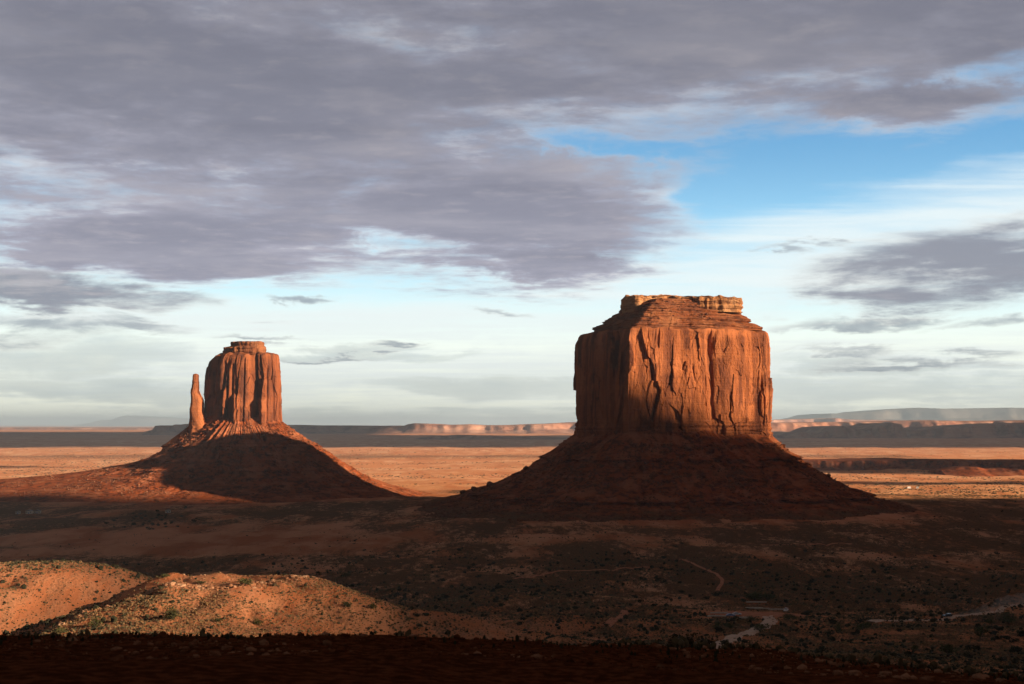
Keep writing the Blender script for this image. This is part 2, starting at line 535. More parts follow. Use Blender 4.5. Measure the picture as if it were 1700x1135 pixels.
def ground():
    a_d = np.radians(np.arange(-25, 25.001, 0.045))
    a_s = np.radians(np.concatenate([np.arange(-180, -25, 3.0), ]))
    a_e = np.radians(np.arange(28, 180, 3.0))
    a = np.concatenate([a_s, a_d, a_e])
    rs = [1.0]
    while rs[-1] < 150000:
        d = rs[-1]
        k = 1.06 if d < 12 else 1.006 if d < 40 else 1.03 if d < 200 else 1.0048 if d < 1300 else 1.0075 if d < 3200 else 1.014 if d < 12000 else 1.03
        rs.append(d * k)
    r = np.array(rs)
    nr, nc = len(r), len(a)
    x = r[:, None] * np.sin(a)[None, :]; y = r[:, None] * np.cos(a)[None, :]
    z = terrain(x, y)
    o = mesh_obj('ground', np.stack([x, y, z], -1), None, None, None, True, grid_quads(nr, nc, True, True))
    kind(o, 'structure')
    # soil zones that belong to the place
    d = np.hypot(x, y)
    n = fbm(x / 90, y / 260, o=4, seed=60)
    red = sstep(0.05, 0.3, n) * 0.5
    red = np.maximum(red, ell(x, y, -330, 1500, 260, 240, 0, 3) * 0.95)                 # bare red slope left
    red = np.maximum(red, ell(x, y, 20, 500, 60, 35, 0.1) * 0.9)                        # red bank right of the lit hill
    red = np.maximum(red, ell(x, y, px2x(1250, 735), 735, 50, 55, 0, 4) * 0.9)          # round the parking circle
    red = np.maximum(red, ell(x, y, -800, 2330, 480, 130, 0, 3) * 0.8)
    red = np.maximum(red, sstep(430, 280, np.hypot(x - 215, y - 1980)) * 0.8)
    red = np.maximum(red, sstep(480, 250, np.hypot(x + 454, y - 2420)) * 0.7)
    red = np.maximum(red, ell(x, y, -60, 420, 12, 16) * 0.6)
    hn = fbm(x / 16, y / 22, o=3, seed=64)
    red = np.maximum(red, sstep(0.08, 0.22, hn) * 0.75 * ell(x, y, -70, 400, 70, 80, 0, 4))
    red = np.maximum(red, sstep(0.05, 0.2, hn) * 0.6 * ell(x, y, -230, 560, 110, 60, 0, 4))
    red = np.maximum(red, sstep(45, 38, d) * 1.0)
    gb = 0.5 + 0.5 * np.tanh(4 * fbm(x / 1500 + 4, y / 500, o=3, seed=61))
    scrub = np.clip(0.55 + 0.34 * fbm(x / 45, y / 140, o=4, seed=62) * 2 - red * 0.6, 0, 1)
    scrub = np.where(d > 2600, np.clip(gb * 0.22, 0, 1), scrub)
    band = np.exp(-((y - 5350) / 420.0) ** 2)                                            # grassy green belt on the plain
    scrub = np.maximum(scrub, band * 0.45 * (x < 1500))
    scrub = np.maximum(scrub, ell(x, y, -660, 2460, 120, 40, 0.3) * 0.6)
    scrub = scrub * (1 - 0.55 * ell(x, y, -120, 450, 170, 230, 0, 4))
    scrub = np.clip(scrub + 0.12 * sstep(750, 1000, d) * (1 - sstep(2150, 2400, d)) * (1 - 0.85 * ell(x, y, -330, 1500, 260, 240, 0, 3)), 0, 1)
    scrub = np.where(d < 60, 0, scrub)
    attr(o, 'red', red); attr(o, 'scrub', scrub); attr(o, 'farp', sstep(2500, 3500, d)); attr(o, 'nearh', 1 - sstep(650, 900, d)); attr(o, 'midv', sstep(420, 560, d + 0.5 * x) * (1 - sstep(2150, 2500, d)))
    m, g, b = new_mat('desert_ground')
    X, Y, Z = obj_co(g)
    a_r, a_sc = at(g, 'red'), at(g, 'scrub')
    n1 = g.noise(g.vec(X * 0.022, Y * 0.0075, Z * 0.02), 1.0, 8.0, 0.62)
    n2 = g.noise(g.vec(X * 0.16, Y * 0.055, Z * 0.1), 1.0, 6.0, 0.68)
    n3 = g.noise(g.vec(X * 1.3, Y * 0.9, Z * 0.8), 1.0, 5.0, 0.65)
    n4 = g.noise(g.vec(X * 0.0011, Y * 0.004, Z * 0.0), 1.0, 7.0, 0.62)
    c = g.mix(g.smooth(n1, 0.38, 0.66), (0.56, 0.245, 0.110), (0.64, 0.33, 0.17))
    c = g.mix(g.smooth(n4, 0.5, 0.68) * 0.35, c, (0.36, 0.15, 0.07))
    c = g.mix(a_r, c, (0.34, 0.088, 0.030))
    c = g.mix(g.smooth(n2, 0.56, 0.72) * 0.30, c, (0.25, 0.10, 0.05))
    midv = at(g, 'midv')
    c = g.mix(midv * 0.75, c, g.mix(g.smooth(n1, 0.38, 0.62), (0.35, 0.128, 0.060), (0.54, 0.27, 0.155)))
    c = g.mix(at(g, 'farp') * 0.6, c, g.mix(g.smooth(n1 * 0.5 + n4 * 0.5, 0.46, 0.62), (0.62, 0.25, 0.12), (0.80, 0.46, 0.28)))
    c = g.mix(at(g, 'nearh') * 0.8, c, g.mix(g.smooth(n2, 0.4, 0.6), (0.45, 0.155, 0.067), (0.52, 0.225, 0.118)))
    # low grey-green scrub and straw between the bare patches
    m1 = g.smooth(n2 * 0.55 + n3 * 0.45 + a_sc * 0.22, 0.53, 0.64)
    c = g.mix(m1 * g.smooth(a_sc, 0.05, 0.5), c, g.mix(g.smooth(n3, 0.4, 0.62), (0.17, 0.085, 0.042), (0.070, 0.043, 0.024)))
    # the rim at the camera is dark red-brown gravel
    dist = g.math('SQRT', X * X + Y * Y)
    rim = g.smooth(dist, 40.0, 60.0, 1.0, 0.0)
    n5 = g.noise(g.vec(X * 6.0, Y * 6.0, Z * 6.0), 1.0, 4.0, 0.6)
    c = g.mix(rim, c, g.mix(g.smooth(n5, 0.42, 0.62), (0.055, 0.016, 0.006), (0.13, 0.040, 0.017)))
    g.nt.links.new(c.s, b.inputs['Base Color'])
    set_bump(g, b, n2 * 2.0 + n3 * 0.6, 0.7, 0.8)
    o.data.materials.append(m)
    return o


ground()

# ------------------------------------------------------------------ buttes
def closed_curve(poly, n, w):
    P = np.array(poly, float); Q = np.vstack([P, P[:1]])
    L = np.concatenate([[0], np.cumsum(np.hypot(*np.diff(Q, axis=0).T))])
    s = np.linspace(0, L[-1], n, endpoint=False)
    c = np.stack([np.interp(s, L, Q[:, 0]), np.interp(s, L, Q[:, 1])], -1)
    if w > 0:
        st = L[-1] / n; h = int(4 * w / st) + 1
        k = np.exp(-0.5 * (np.arange(-h, h + 1) * st / w) ** 2); k /= k.sum()
        c = np.stack([np.convolve(np.concatenate([c[-h:, i], c[:, i], c[:h, i]]), k, 'valid') for i in (0, 1)], -1)
    return c


def normals(c):
    t = np.roll(c, -1, 0) - np.roll(c, 1, 0)
    nrm = np.stack([t[:, 1], -t[:, 0]], -1)
    return nrm / np.linalg.norm(nrm, axis=1, keepdims=True)


ARC = [None]


def cells(s, z, w, h, seed):
    """broken slabs: nearest jittered cell, three random numbers per cell and the offset from its centre"""
    u = s / w; v = z / h
    iu = np.floor(u).astype(np.int64); iv = np.floor(v).astype(np.int64)
    best = np.full(s.shape, 1e9); R = [np.zeros(s.shape) for _ in range(5)]
    for a in (-1, 0, 1):
        for b in (-1, 0, 1):
            hh = _h(iu + a, iv + b, np.zeros_like(iu), seed)
            j1 = (hh & np.uint32(1023)) / 1023.0; j2 = ((hh >> np.uint32(10)) & np.uint32(1023)) / 1023.0
            h2 = _h(iu + a, iv + b, np.ones_like(iu), seed + 1)
            du = u - (iu + a + 0.1 + 0.8 * j1); dv = v - (iv + b + 0.1 + 0.8 * j2)
            d = np.maximum(np.abs(du), np.abs(dv) * 0.8) + 0.35 * (np.abs(du) + np.abs(dv))
            m = d < best
            best[m] = d[m]
            for k, val in enumerate(((h2 & np.uint32(1023)) / 511.5 - 1, ((h2 >> np.uint32(10)) & np.uint32(1023)) / 511.5 - 1, ((h2 >> np.uint32(20)) & np.uint32(1023)) / 511.5 - 1, du * w, dv * h)):
                R[k][m] = val[m]
    return R


def carve(x, y, z, seed, amp=1.0):
    """relief of a sandstone wall, metres outward: bays, flat broken slabs, deep joints, bedding"""
    s = ARC[0] if ARC[0] is not None and ARC[0].shape == x.shape else x * 0.8 + y * 0.6
    s = s + 1.6 * perlin(x / 14, y / 14, z / 26, seed=seed + 20) + 2.6 * perlin(x / 40, y / 40, z / 60, seed=seed + 21)
    zz = z + 5.0 * perlin(x / 20, y / 20, z / 20, seed=seed + 22)
    big = 9.0 * fbm(x / 75, y / 75, z / 700, o=2, seed=seed)
    r = 0
    for w, h, off, tl, tv, sd in ((44, 130, 2.2, 0.18, 0.030, 1), (21, 62, 1.5, 0.18, 0.045, 3), (8.5, 26, 0.55, 0.13, 0.045, 5), (3.4, 10, 0.22, 0.13, 0.05, 7)):
        q = cells(s, zz, w, h, seed * 7 + sd)
        r = r + off * q[0] + tl * q[1] * q[3] + tv * q[2] * q[4]
    j = np.clip(1 - np.abs(perlin(s / 40, s * 0 + seed, z / 500, seed=seed + 3)) * 22, 0, 1)
    jm = sstep(-0.1, 0.2, perlin(x / 50, y / 50, z / 60, seed=seed + 4))
    j2 = np.clip(1 - np.abs(perlin(s / 17, s * 0 + seed, z / 220, seed=seed + 5)) * 12, 0, 1)
    jm2 = sstep(0.1, 0.3, perlin(x / 40, y / 40, z / 40, seed=seed + 9))
    bed = 0.40 * fbm(x / 120, y / 120, z / 2.6, o=2, seed=seed + 6)
    fine = 0.40 * fbm(x / 4.5, y / 4.5, z / 6, o=3, seed=seed + 7)
    return amp * (big + r - 4.2 * j * (0.15 + 0.85 * jm) - 1.5 * j2 * jm2 + bed + fine)


def beds(x, y, z, seed, amp):
    b = fbm(x / 160, y / 160, z / 5.0, o=3, seed=seed)
    q = b * 7; st = np.floor(q) + sstep(0.3, 0.6, q - np.floor(q))
    return amp * (0.55 * st + 0.6 * fbm(x / 9, y / 9, z / 6, o=3, seed=seed + 1) * 1.6 + 0.7 * fbm(x / 35, y / 35, z / 60, o=2, seed=seed + 2) * 2)


def levels_at(tab, z):
    T = np.array(tab, float)
    return [np.interp(z, T[:, 0], T[:, i]) for i in range(1, T.shape[1])]


def shell(curve, cen, hw, tab, zs, disp, close=False, center_shift=None):
    """stack of scaled copies of the plan curve, displaced along its normal"""
    n = normals(curve)
    rows = []
    for zz in zs:
        sl, sr, sy = levels_at(tab, zz)
        dx = curve[:, 0] - cen[0]
        w = np.clip(dx / hw * 0.5 + 0.5, 0, 1); w = w * w * (3 - 2 * w)
        s = sl + (sr - sl) * w
        p = np.stack([cen[0] + dx * s, cen[1] + (curve[:, 1] - cen[1]) * sy, np.full(len(curve), zz)], -1)
        rows.append(p)
    V = np.array(rows)
    st = np.hypot(*(np.roll(curve, -1, 0) - curve).T)
    ARC[0] = np.concatenate([[0], np.cumsum(st)[:-1]])[None, :] + 0 * V[..., 2]
    D = disp(V[..., 0], V[..., 1], V[..., 2])
    V[..., 0] += n[None, :, 0] * D; V[..., 1] += n[None, :, 1] * D
    if close:
        last = V[-1].copy(); extra = []
        ctr = last.mean(0)
        for k in (0.985, 0.95, 0.9, 0.82, 0.7, 0.55, 0.35, 0.15, 0.0):
            e = last * k + ctr * (1 - k)
            e[:, 2] += close * (1 - k) ** 0.6 + (0.9 * fbm(e[:, 0] / 12, e[:, 1] / 12, o=3, seed=77) if k > 0 else 0)
            extra.append(e)
        V = np.concatenate([V, np.array(extra)], 0)
    return V


def talus(curve, cen, anchors, nr, seed, ledges, gully=12.0):
    """anchors: list of (angle degrees, [(outward extra, z) ...])"""
    d = curve - cen
    ang = np.degrees(np.arctan2(d[:, 1], d[:, 0])) % 360
    dirv = d / np.linalg.norm(d, axis=1, keepdims=True)
    t = np.linspace(0, 1, nr)
    prof = []
    for a, tb in anchors:
        T = np.array(tb, float)
        L = np.concatenate([[0], np.cumsum(np.hypot(*np.diff(T, axis=0).T))]); L /= L[-1]
        prof.append((a, np.interp(t, L, T[:, 0]), np.interp(t, L, T[:, 1])))
    prof.sort(key=lambda q: q[0])
    prof = [(prof[-1][0] - 360,) + prof[-1][1:]] + prof + [(prof[0][0] + 360,) + prof[0][1:]]
    aa = [p[0] for p in prof]
    Ex = np.zeros((nr, len(curve))); Zz = np.zeros_like(Ex)
    for k in range(len(prof) - 1):
        m = (ang >= aa[k]) & (ang < aa[k + 1])
        w = (ang[m] - aa[k]) / (aa[k + 1] - aa[k]); w = w * w * (3 - 2 * w)
        Ex[:, m] = prof[k][1][:, None] * (1 - w) + prof[k + 1][1][:, None] * w
        Zz[:, m] = prof[k][2][:, None] * (1 - w) + prof[k + 1][2][:, None] * w
    X = curve[None, :, 0] + dirv[None, :, 0] * Ex; Y = curve[None, :, 1] + dirv[None, :, 1] * Ex
    e = np.zeros_like(Ex)
    th = np.radians(ang)[None, :] + np.zeros_like(Ex)
    cu, su = np.cos(th) * 5.5, np.sin(th) * 5.5
    tt = t[:, None]
    env = np.clip(tt * 4, 0, 1) * np.clip((1 - tt) * 5, 0, 1)
    warp = 0.25 * perlin(X / 60, Y / 60, seed=seed + 8)
    e += gully * env * (ridged(cu * 1.0 + warp, su * 1.0 + warp, Zz / 260, o=3, seed=seed) - 0.55) * 1.5
    e += gully * 0.35 * env * fbm(cu * 5, su * 5, Zz / 120, o=2, seed=seed + 9)
    e += 5.2 * env * fbm(X / 17, Y / 17, Zz / 10, o=4, seed=seed + 1)
    rub = fbm(X / 4.2, Y / 4.2, Zz / 4.2, o=2, seed=seed + 2)
    e += 2.6 * np.maximum(rub - 0.06, 0) * 4 * sstep(-0.25, 0.25, perlin(X / 55, Y / 55, seed=seed + 3)) * np.clip(tt * 12, 0, 1)
    for z0, am, hgt in ledges:
        zl = z0 + 2.0 * perlin(cu * 2, su * 2, seed=seed + 5) + 1.0 * perlin(cu * 9, su * 9, seed=seed + 7)
        msk = sstep(-0.45, -0.05, perlin(cu * 1.3 + z0, su * 1.3, seed=seed + 6))
        q = (Zz - zl) / hgt
        e += am * msk * np.where((q > 0) & (q < 1), 1 - q, 0) * (0.8 + 0.5 * perlin(cu * 14, su * 14, seed=seed + 4))
    zb = 0.30 * fbm(cu * 3, su * 3, Zz / 2.2, o=2, seed=seed + 11)
    e += 3.0 * zb * env
    X = X + dirv[None, :, 0] * e; Y = Y + dirv[None, :, 1] * e
    return np.stack([X, Y, Zz], -1)


def add_shell(name, V, mat, parent, origin):
    V = V - np.array(origin)[None, None, :]
    return mesh_obj(name, V, None, mat, parent, False, grid_quads(V.shape[0], V.shape[1], True))


# ---- right butte
MC = np.array([225.0, 2000.0])
M_POLY = [(157, 1884), (185, 1888), (228, 1905), (262, 1913), (300, 1930), (352, 1958), (361, 1978), (358, 2018), (338, 2062), (290, 2092),
          (200, 2118), (125, 2115), (92, 2070), (100, 2030), (122, 1968), (140, 1915)]
NB = 1000
M_POLY = [(x - 5.0, y) for x, y in M_POLY]
m_c = closed_curve(M_POLY, NB, 3.0)
merrick = thing('butte', 'massive broad butte on the right with flat pale cap and dark shaded talus skirt', 'butte', (225, 2000, -121))
MO = (225, 2000, -121)
M_TAB = [(-30, 1.005, 1.0, 1.0), (-8, 1.0, 1.0, 1.0), (40, .99, .995, .99), (90, .97, .985, .975), (112, .96, .97, .965), (124, .95, .955, .955),
         (127, .935, .935, .935), (128.5, .86, .90, .90), (134, .79, .87, .86), (138, .75, .80, .80), (147, .68, .73, .72), (156, .57, .655, .62),
         (158, .56, .665, .62), (174, .56, .665, .615), (177, .53, .65, .59)]
M_HW = 135.0


def m_disp(x, y, z):
    c = carve(x, y, z, 101)
    top = sstep(112, 128, z)
    low = sstep(14, -6, z)
    c = c * (1 - 0.85 * top) * (1 - 0.35 * low)
    c = c + low * beds(x, y, z, 131, 1.2)
    # tall recess and the proud pillar beside it, right of the middle of the lit face
    c = c - 5.0 * np.exp(-((x - 262 - 0.06 * (118 - z)) / 5.0) ** 2) * (y < 1990) * sstep(40, 80, z) * (1 - top)
    c = c + 5.0 * np.exp(-((x - 283 + 0.03 * z) / 13.0) ** 2) * (y < 1990) * sstep(95, 40, z) * sstep(-30, 0, z)
    c = c + 4.0 * np.exp(-((x - 338) / 6.0) ** 2) * (y < 1990) * sstep(42, 36, z)
    return c


zs = np.concatenate([np.arange(-30, 127.01, 0.75)])
V = shell(m_c, MC, M_HW, M_TAB, zs, m_disp)
V[..., 2] += 2.0 * perlin(V[..., 0] / 14, V[..., 1] / 14, seed=191) * sstep(112, 126, V[..., 2])
add_shell('cliff_tower', V, M_CLIFF, merrick, MO)
topcurve_noise = m_disp


def m_disp2(x, y, z):
    return m_disp(x, y, np.minimum(z, 127)) * sstep(160, 127, z) + beds(x, y, z, 151, 3.0) * sstep(127, 131, z) + 1.6 * np.maximum(fbm(x / 7, y / 7, z / 7, o=2, seed=155), 0) * sstep(127, 131, z)


M_TAB2 = M_TAB[:-3] + [(158, .55, .645, .60), (172, .36, .42, .38)]
V_TOP = shell(m_c, MC, M_HW, M_TAB2, np.arange(127.0, 171.0, 0.5), m_disp2)
add_shell('upper_ledges', V_TOP, M_LEDGE, merrick, MO)


def m_disp3(x, y, z):
    return 2.6 * fbm(x / 13, y / 13, z / 40, o=3, seed=161) * 2 + beds(x, y, z, 163, 1.2) + 4.5 * np.minimum(ridged(x / 22, y / 22, z / 90, o=2, seed=164) - 0.7, 0)


CAP_POLY = [(151, 1985), (156, 1966), (172, 1958), (184, 1966), (196, 1984), (214, 1986), (230, 1976), (246, 1974), (254, 1958), (284, 1954), (311, 1962), (315, 1990), (302, 2034), (230, 2052), (165, 2034)]
cap_c = closed_curve(CAP_POLY, 620, 1.8)
CAP_T = [(150, .98, .98, .98), (157, 1, 1, 1), (160, 1.02, 1.02, 1.02), (169, 1.01, 1.0, 1.0), (171, .97, .99, .98), (174, .95, .985, .97)]
V = shell(cap_c, np.array([232.0, 2002.0]), 82.0, CAP_T, np.arange(152, 173.6, 0.6), m_disp3, close=2.2)
V[..., 2] += (2.4 * np.exp(-((V[..., 0] - 215) / 26.0) ** 2) + 2.2 * perlin(V[..., 0] / 9, V[..., 1] / 9, seed=171) + 1.2 * np.floor(2 * perlin(V[..., 0] / 17, V[..., 1] / 17, seed=172) + 0.5) - 0.015 * (V[..., 0] - 215)) * sstep(162, 172, V[..., 2])
add_shell('cap_rock', V, M_CAP, merrick, MO)

R_T = [(-26, 2), (0, -15), (39, -51), (97, -84), (139, -101), (197, -116), (300, -128)]
L_T = [(-26, 2), (0, -17), (40, -45), (82, -68), (124, -85), (174, -101), (225, -112), (330, -126)]
F_T = [(-26, 4), (0, -9), (42, -42), (88, -74), (140, -98), (200, -113), (290, -126)]
B_T = [(-26, 2), (0, -14), (45, -50), (100, -85), (190, -114), (290, -128)]
V = talus(m_c, MC, [(0, R_T), (90, B_T), (180, L_T), (270, F_T)], 330, 201, [(-47, 9.0, 9), (-55, 4.0, 5), (-96, 11.0, 9), (-109, 4, 5), (-72, 3.0, 5), (-28, 3, 4)])
m_talus = V
add_shell('talus_slope', V, M_TFOOT, merrick, MO)

# ---- left butte: the mitten with its thumb
TC = np.array([-452.0, 2440.0])
T_POLY = [(-516, 2440), (-509, 2422), (-492, 2413), (-478, 2401), (-458, 2396), (-437, 2397), (-427, 2403), (-420, 2398), (-402, 2399), (-388, 2408),
          (-385, 2440), (-395, 2480), (-440, 2494), (-490, 2492), (-512, 2468)]
T_POLY = [(x - 4.5, y) for x, y in T_POLY]
t_c = closed_curve(T_POLY, 760, 2.0)
mitten = thing('butte', 'smaller narrow butte on the left with a thin thumb spire beside its tower', 'butte', (-452, 2440, -121))
TO = (-452, 2440, -121)
T_HW = 66.0
T_TAB = [(-30, 1.0, 1.01, 1.0), (0, 1.0, 1.0, 1.0), (40, .985, .995, .985), (75, .965, .975, .97), (95, .93, .955, .955), (106, .86, .945, .94), (112, .79, .935, .925), (116, .70, .915, .90),
         (118, .55, .86, .80), (119, .50, .57, .66), (140, .46, .54, .62)]


def t_disp(x, y, z):
    c = carve(x, y, z, 301, 0.78)
    top = sstep(98, 118, z)
    c = c * (1 - 0.55 * top)
    fr = (y < 2440)
    for (cx, w, am, lo, hi, sl) in ((-425, 3.0, -11.0, -30, 130, -0.02), (-466, 3.2, -5, -30, 104, 0.03), (-487, 3.0, -6, -30, 106, 0.10), (-504, 3.5, -6, -30, 98, 0.06), (-446, 1.6, -3.5, 30, 116, 0.02), (-456, 1.4, -3, 50, 110, -0.03), (-408, 1.5, -3.0, -30, 100, 0.02), (-476, 1.6, -4, -30, 108, 0.05), (-397, 1.5, -2.5, 10, 110, 0.0)):
        c = c + am * np.exp(-((x - cx - sl * z) / w) ** 2) * fr * sstep(hi, hi - 12, z)
    for (cx, w, am, zt) in ((-459, 6.5, 8, 52), (-444, 5, 5, 36), (-432, 5, 6, 38), (-414, 6.0, 8.5, 46), (-479, 5, 6, 62), (-497, 5, 4, 40)):
        c = c + am * np.exp(-((x - cx) / w) ** 2) * fr * sstep(zt, zt - 9, z)
    return c


V = shell(t_c, TC, T_HW, T_TAB, np.arange(-30, 118.6, 0.7), t_disp, close=1.2)
V[..., 2] += 3.4 * perlin(V[..., 0] / 11, V[..., 1] / 11, seed=391) * sstep(92, 114, V[..., 2]) * (V[..., 2] < 119.5)
add_shell('cliff_tower', V, M_CLIFFD, mitten, TO)


def t_disp2(x, y, z):
    return 2.6 * fbm(x / 11, y / 11, z / 30, o=3, seed=331) * 2 + beds(x, y, z, 333, 1.3) + 3.2 * np.minimum(ridged(x / 17, y / 17, z / 70, o=2, seed=334) - 0.7, 0)


C_POLY = [(-484, 2440), (-483, 2424), (-468, 2420), (-464, 2412), (-440, 2408), (-420, 2412), (-414, 2432), (-422, 2460), (-450, 2468), (-478, 2462)]
c_c = closed_curve(C_POLY, 420, 1.6)
CT = [(110, 1, 1, 1), (129, .99, 1.0, 1), (131, .74, .98, .95), (136, .70, .98, .93), (139, .62, .92, .86)]
V = shell(c_c, np.array([-447.0, 2438.0]), 34.0, CT, np.arange(112, 138.6, 0.5), t_disp2, close=1.0)
add_shell('cap_rock', V, M_LEDGE, mitten, TO)

# thumb: rows of the photo give its width and lean
TH = [(704, 313, 344), (697, 314.2, 341), (680, 315.2, 339), (664, 316.6, 337), (656, 317.2, 334), (648, 317.8, 330.6), (640, 318.6, 329.4), (630, 319.6, 328.8), (624, 320.2, 328.8), (621, 321.0, 328.2)]
TY = 2421.0
zz = np.array([row2z(r, TY) for r, _, _ in TH])[::1]
xl = np.array([px2x(a, TY) for _, a, _ in TH]); xr = np.array([px2x(b, TY) for _, _, b in TH])
zr = np.arange(-26, zz[-1], 0.6)
th = np.linspace(0, 2 * np.pi, 150, endpoint=False)
XL = np.interp(zr, zz, xl)[:, None]; XR = np.interp(zr, zz, xr)[:, None]
sq = lambda v: np.sign(v) * np.abs(v) ** 0.75
ca, sa = sq(np.cos(th))[None, :], sq(np.sin(th))[None, :]
X = (XL + XR) / 2 + (XR - XL) / 2 * ca; Yv = TY + ((XR - XL) / 2 * 0.9 + 1.0) * sa
Zv = zr[:, None] + 0 * X
ARC[0] = 10.0 * th[None, :] + 0 * Zv
dd = 0.34 * (carve(X, Yv, Zv, 351, 1.0) - 1.0) + beds(X, Yv, Zv, 353, 0.12) + 1.4 * perlin(X / 9, Zv / 17, seed=359) * sq(np.abs(ca) + 0.2)
X = X + ca * dd; Yv = Yv + sa * dd
V = np.stack([X, Yv, Zv], -1)
tip = V[-1:].copy(); tip = tip * 0.55 + tip.mean(1, keepdims=True) * 0.45; tip[..., 2] += 1.2
tip2 = tip * 0.0 + tip.mean(1, keepdims=True); tip2[..., 2] += 0.5
add_shell('thumb_spire', np.concatenate([V, tip, tip2], 0), M_CLIFF, mitten, TO)

base_poly = [(-540, 2436), (-530, 2424), (-509, 2417), (-480, 2401), (-450, 2396), (-402, 2399), (-386, 2410), (-385, 2440), (-395, 2480), (-440, 2494), (-490, 2492), (-530, 2462)]
b_c = closed_curve(base_poly, 1100, 5.0)
R_T = [(-22, 20), (0, 1), (34, -22), (75, -47), (95, -62), (136, -87), (176, -103), (235, -118), (300, -128)]
L_T = [(-18, 18), (1, 4), (18, -12), (46, -32), (53, -40), (60, -53), (92, -68), (150, -77), (260, -88), (400, -99), (560, -110), (660, -126)]
LF_T = [(-20, 22), (0, 6), (24, -18), (56, -44), (86, -66), (140, -85), (230, -101), (330, -113), (420, -126)]
F_T = [(-22, 28), (0, 10), (38, -22), (82, -56), (120, -82), (165, -102), (230, -116), (300, -128)]
B_T = [(-22, 20), (0, 4), (60, -45), (130, -90), (260, -128)]
V = talus(b_c, TC, [(0, R_T), (90, B_T), (145, B_T), (178, L_T), (203, LF_T), (255, F_T), (290, F_T)], 340, 401, [(-37, 5.0, 8), (-75, 7.0, 7), (-88, 5, 5), (-98, 5, 4), (-107, 4, 4), (-60, 3, 4)], gully=8.0)
t_talus = V
add_shell('talus_slope', V, M_TALUS, mitten, TO)

# ------------------------------------------------------------------ far mesas and mountains
def ridge(name, pts, Y0, base_z, depth, tal, cliff, alc, wav, seed, mat, rough=1.0, n=700, extend=0.0):
    P = np.array(pts, float)
    px = np.linspace(P[0, 0], P[-1, 0], n)
    x = px2x(px, Y0)
    top = row2z(np.interp(px, P[:, 0], P[:, 1]), Y0)
    h = np.maximum(top - base_z, 1.0)
    top = top + rough * 0.05 * h * fbm(x / wav * 2.2, x * 0 + seed, o=4, seed=seed)
    h = np.maximum(top - base_z, 1.0)
    al = (fbm(x / wav, x * 0 + 0.3, o=4, seed=seed + 1, gain=0.6)) * alc * 2
    endt = np.minimum(np.arange(n), n - 1 - np.arange(n)) / 12.0
    endt = np.clip(endt, 0, 1)
    f = [(-tal, 0.0), (-tal * .6, cliff * .22), (-tal * .3, cliff * .55), (-tal * .1, cliff * .85), (0, cliff), (0.01, cliff + .3 * (1 - cliff)), (0.02, cliff + .62 * (1 - cliff)), (0.035, .93),
         (0.05, .985), (0.12, 1.0), (0.45, 1.0), (0.8, .97), (1.0, .8), (1.3, 0.0)]
    rows = []
    for k, (o, v) in enumerate(f):
        oo = o * h if o < 0 else o * depth
        dn = 0.25 * al * fbm(x / wav * 3, x * 0 + v * 2.0, o=3, seed=seed + 3) if 0 < v < 1 else 0
        y = Y0 + oo + al * (1.0 if o < 0.2 else 0.4) + dn + (1 - endt) * depth * 0.5 * (1 if o < 0.3 else 0)
        rows.append(np.stack([x, y, base_z + v * h * (0.05 + 0.95 * endt)], -1))
    # denser rows
    R = np.array(rows)
    ti = np.linspace(0, len(f) - 1, 60)
    i0 = np.minimum(ti.astype(int), len(f) - 2); w = (ti - i0)[:, None, None]
    V = R[i0] * (1 - w) + R[i0 + 1] * w
    V[..., 1] += 0.10 * alc * fbm(V[..., 0] / wav * 5, V[..., 2] / (0.2 * wav), o=3, seed=seed + 5)
    o = (float(x.mean()), float(Y0), float(base_z))
    return mesh_obj(name, V - np.array(o)[None, None], None, mat, None, False, grid_quads(V.shape[0], V.shape[1], False, True)), o


def place(pair, label, cat, group=None):
    o, loc = pair
    o.location = loc
    return tag(o, label, cat, group)


GB = -124.0
place(ridge('mesa', [(380, 706), (470, 705), (520, 706), (600, 706.5), (668, 706.5), (673, 704), (684, 702.4), (720, 703.5), (735, 705), (760, 704.6), (777, 703.8), (806, 705.4),
                     (850, 705), (900, 703), (948, 701), (1000, 700), (1060, 700)], 19000, GB, 3500, 3.2, .42, 420, 1100, 501, M_MESA),
      'long pink cliffed mesa on the horizon between the two buttes', 'mesa')
place(ridge('low_mesa', [(668, 734), (690, 727), (725, 724), (753, 722), (790, 723.5), (830, 725), (860, 726), (900, 725), (930, 727), (975, 728)], 11500, GB, 900, 3.0, .45, 160, 500, 511, M_MESA),
      'low dark ridge in front of the pink cliffs between the buttes', 'mesa')
place(ridge('mesa', [(1200, 702), (1283, 701.5), (1330, 701), (1380, 700.5), (1420, 699.5), (1500, 698.5), (1545, 697.5), (1552, 696.8), (1560, 698), (1640, 698), (1700, 697.5), (1900, 697)], 17000, GB, 4000, 2.6, .4, 380, 900, 521, M_MESA),
      'long flat topped mesa on the right horizon behind the dark ragged cliffs', 'mesa')
place(ridge('ragged_mesa', [(1240, 724), (1285, 722), (1315, 723), (1328, 717), (1338, 717), (1352, 722), (1366, 717), (1380, 709), (1400, 707), (1412, 710), (1425, 713), (1440, 711), (1455, 706), (1468, 708), (1474, 713),
                            (1480, 703), (1488, 702), (1502, 703), (1506, 714), (1550, 713), (1570, 709), (1582, 708), (1600, 710), (1625, 706), (1660, 704), (1700, 702), (1780, 701)], 12500, GB, 1600, 1.6, .35, 190, 420, 531, M_MESA, 0.6),
      'dark ragged row of shaded cliffs and knobs right of the big butte', 'mesa')
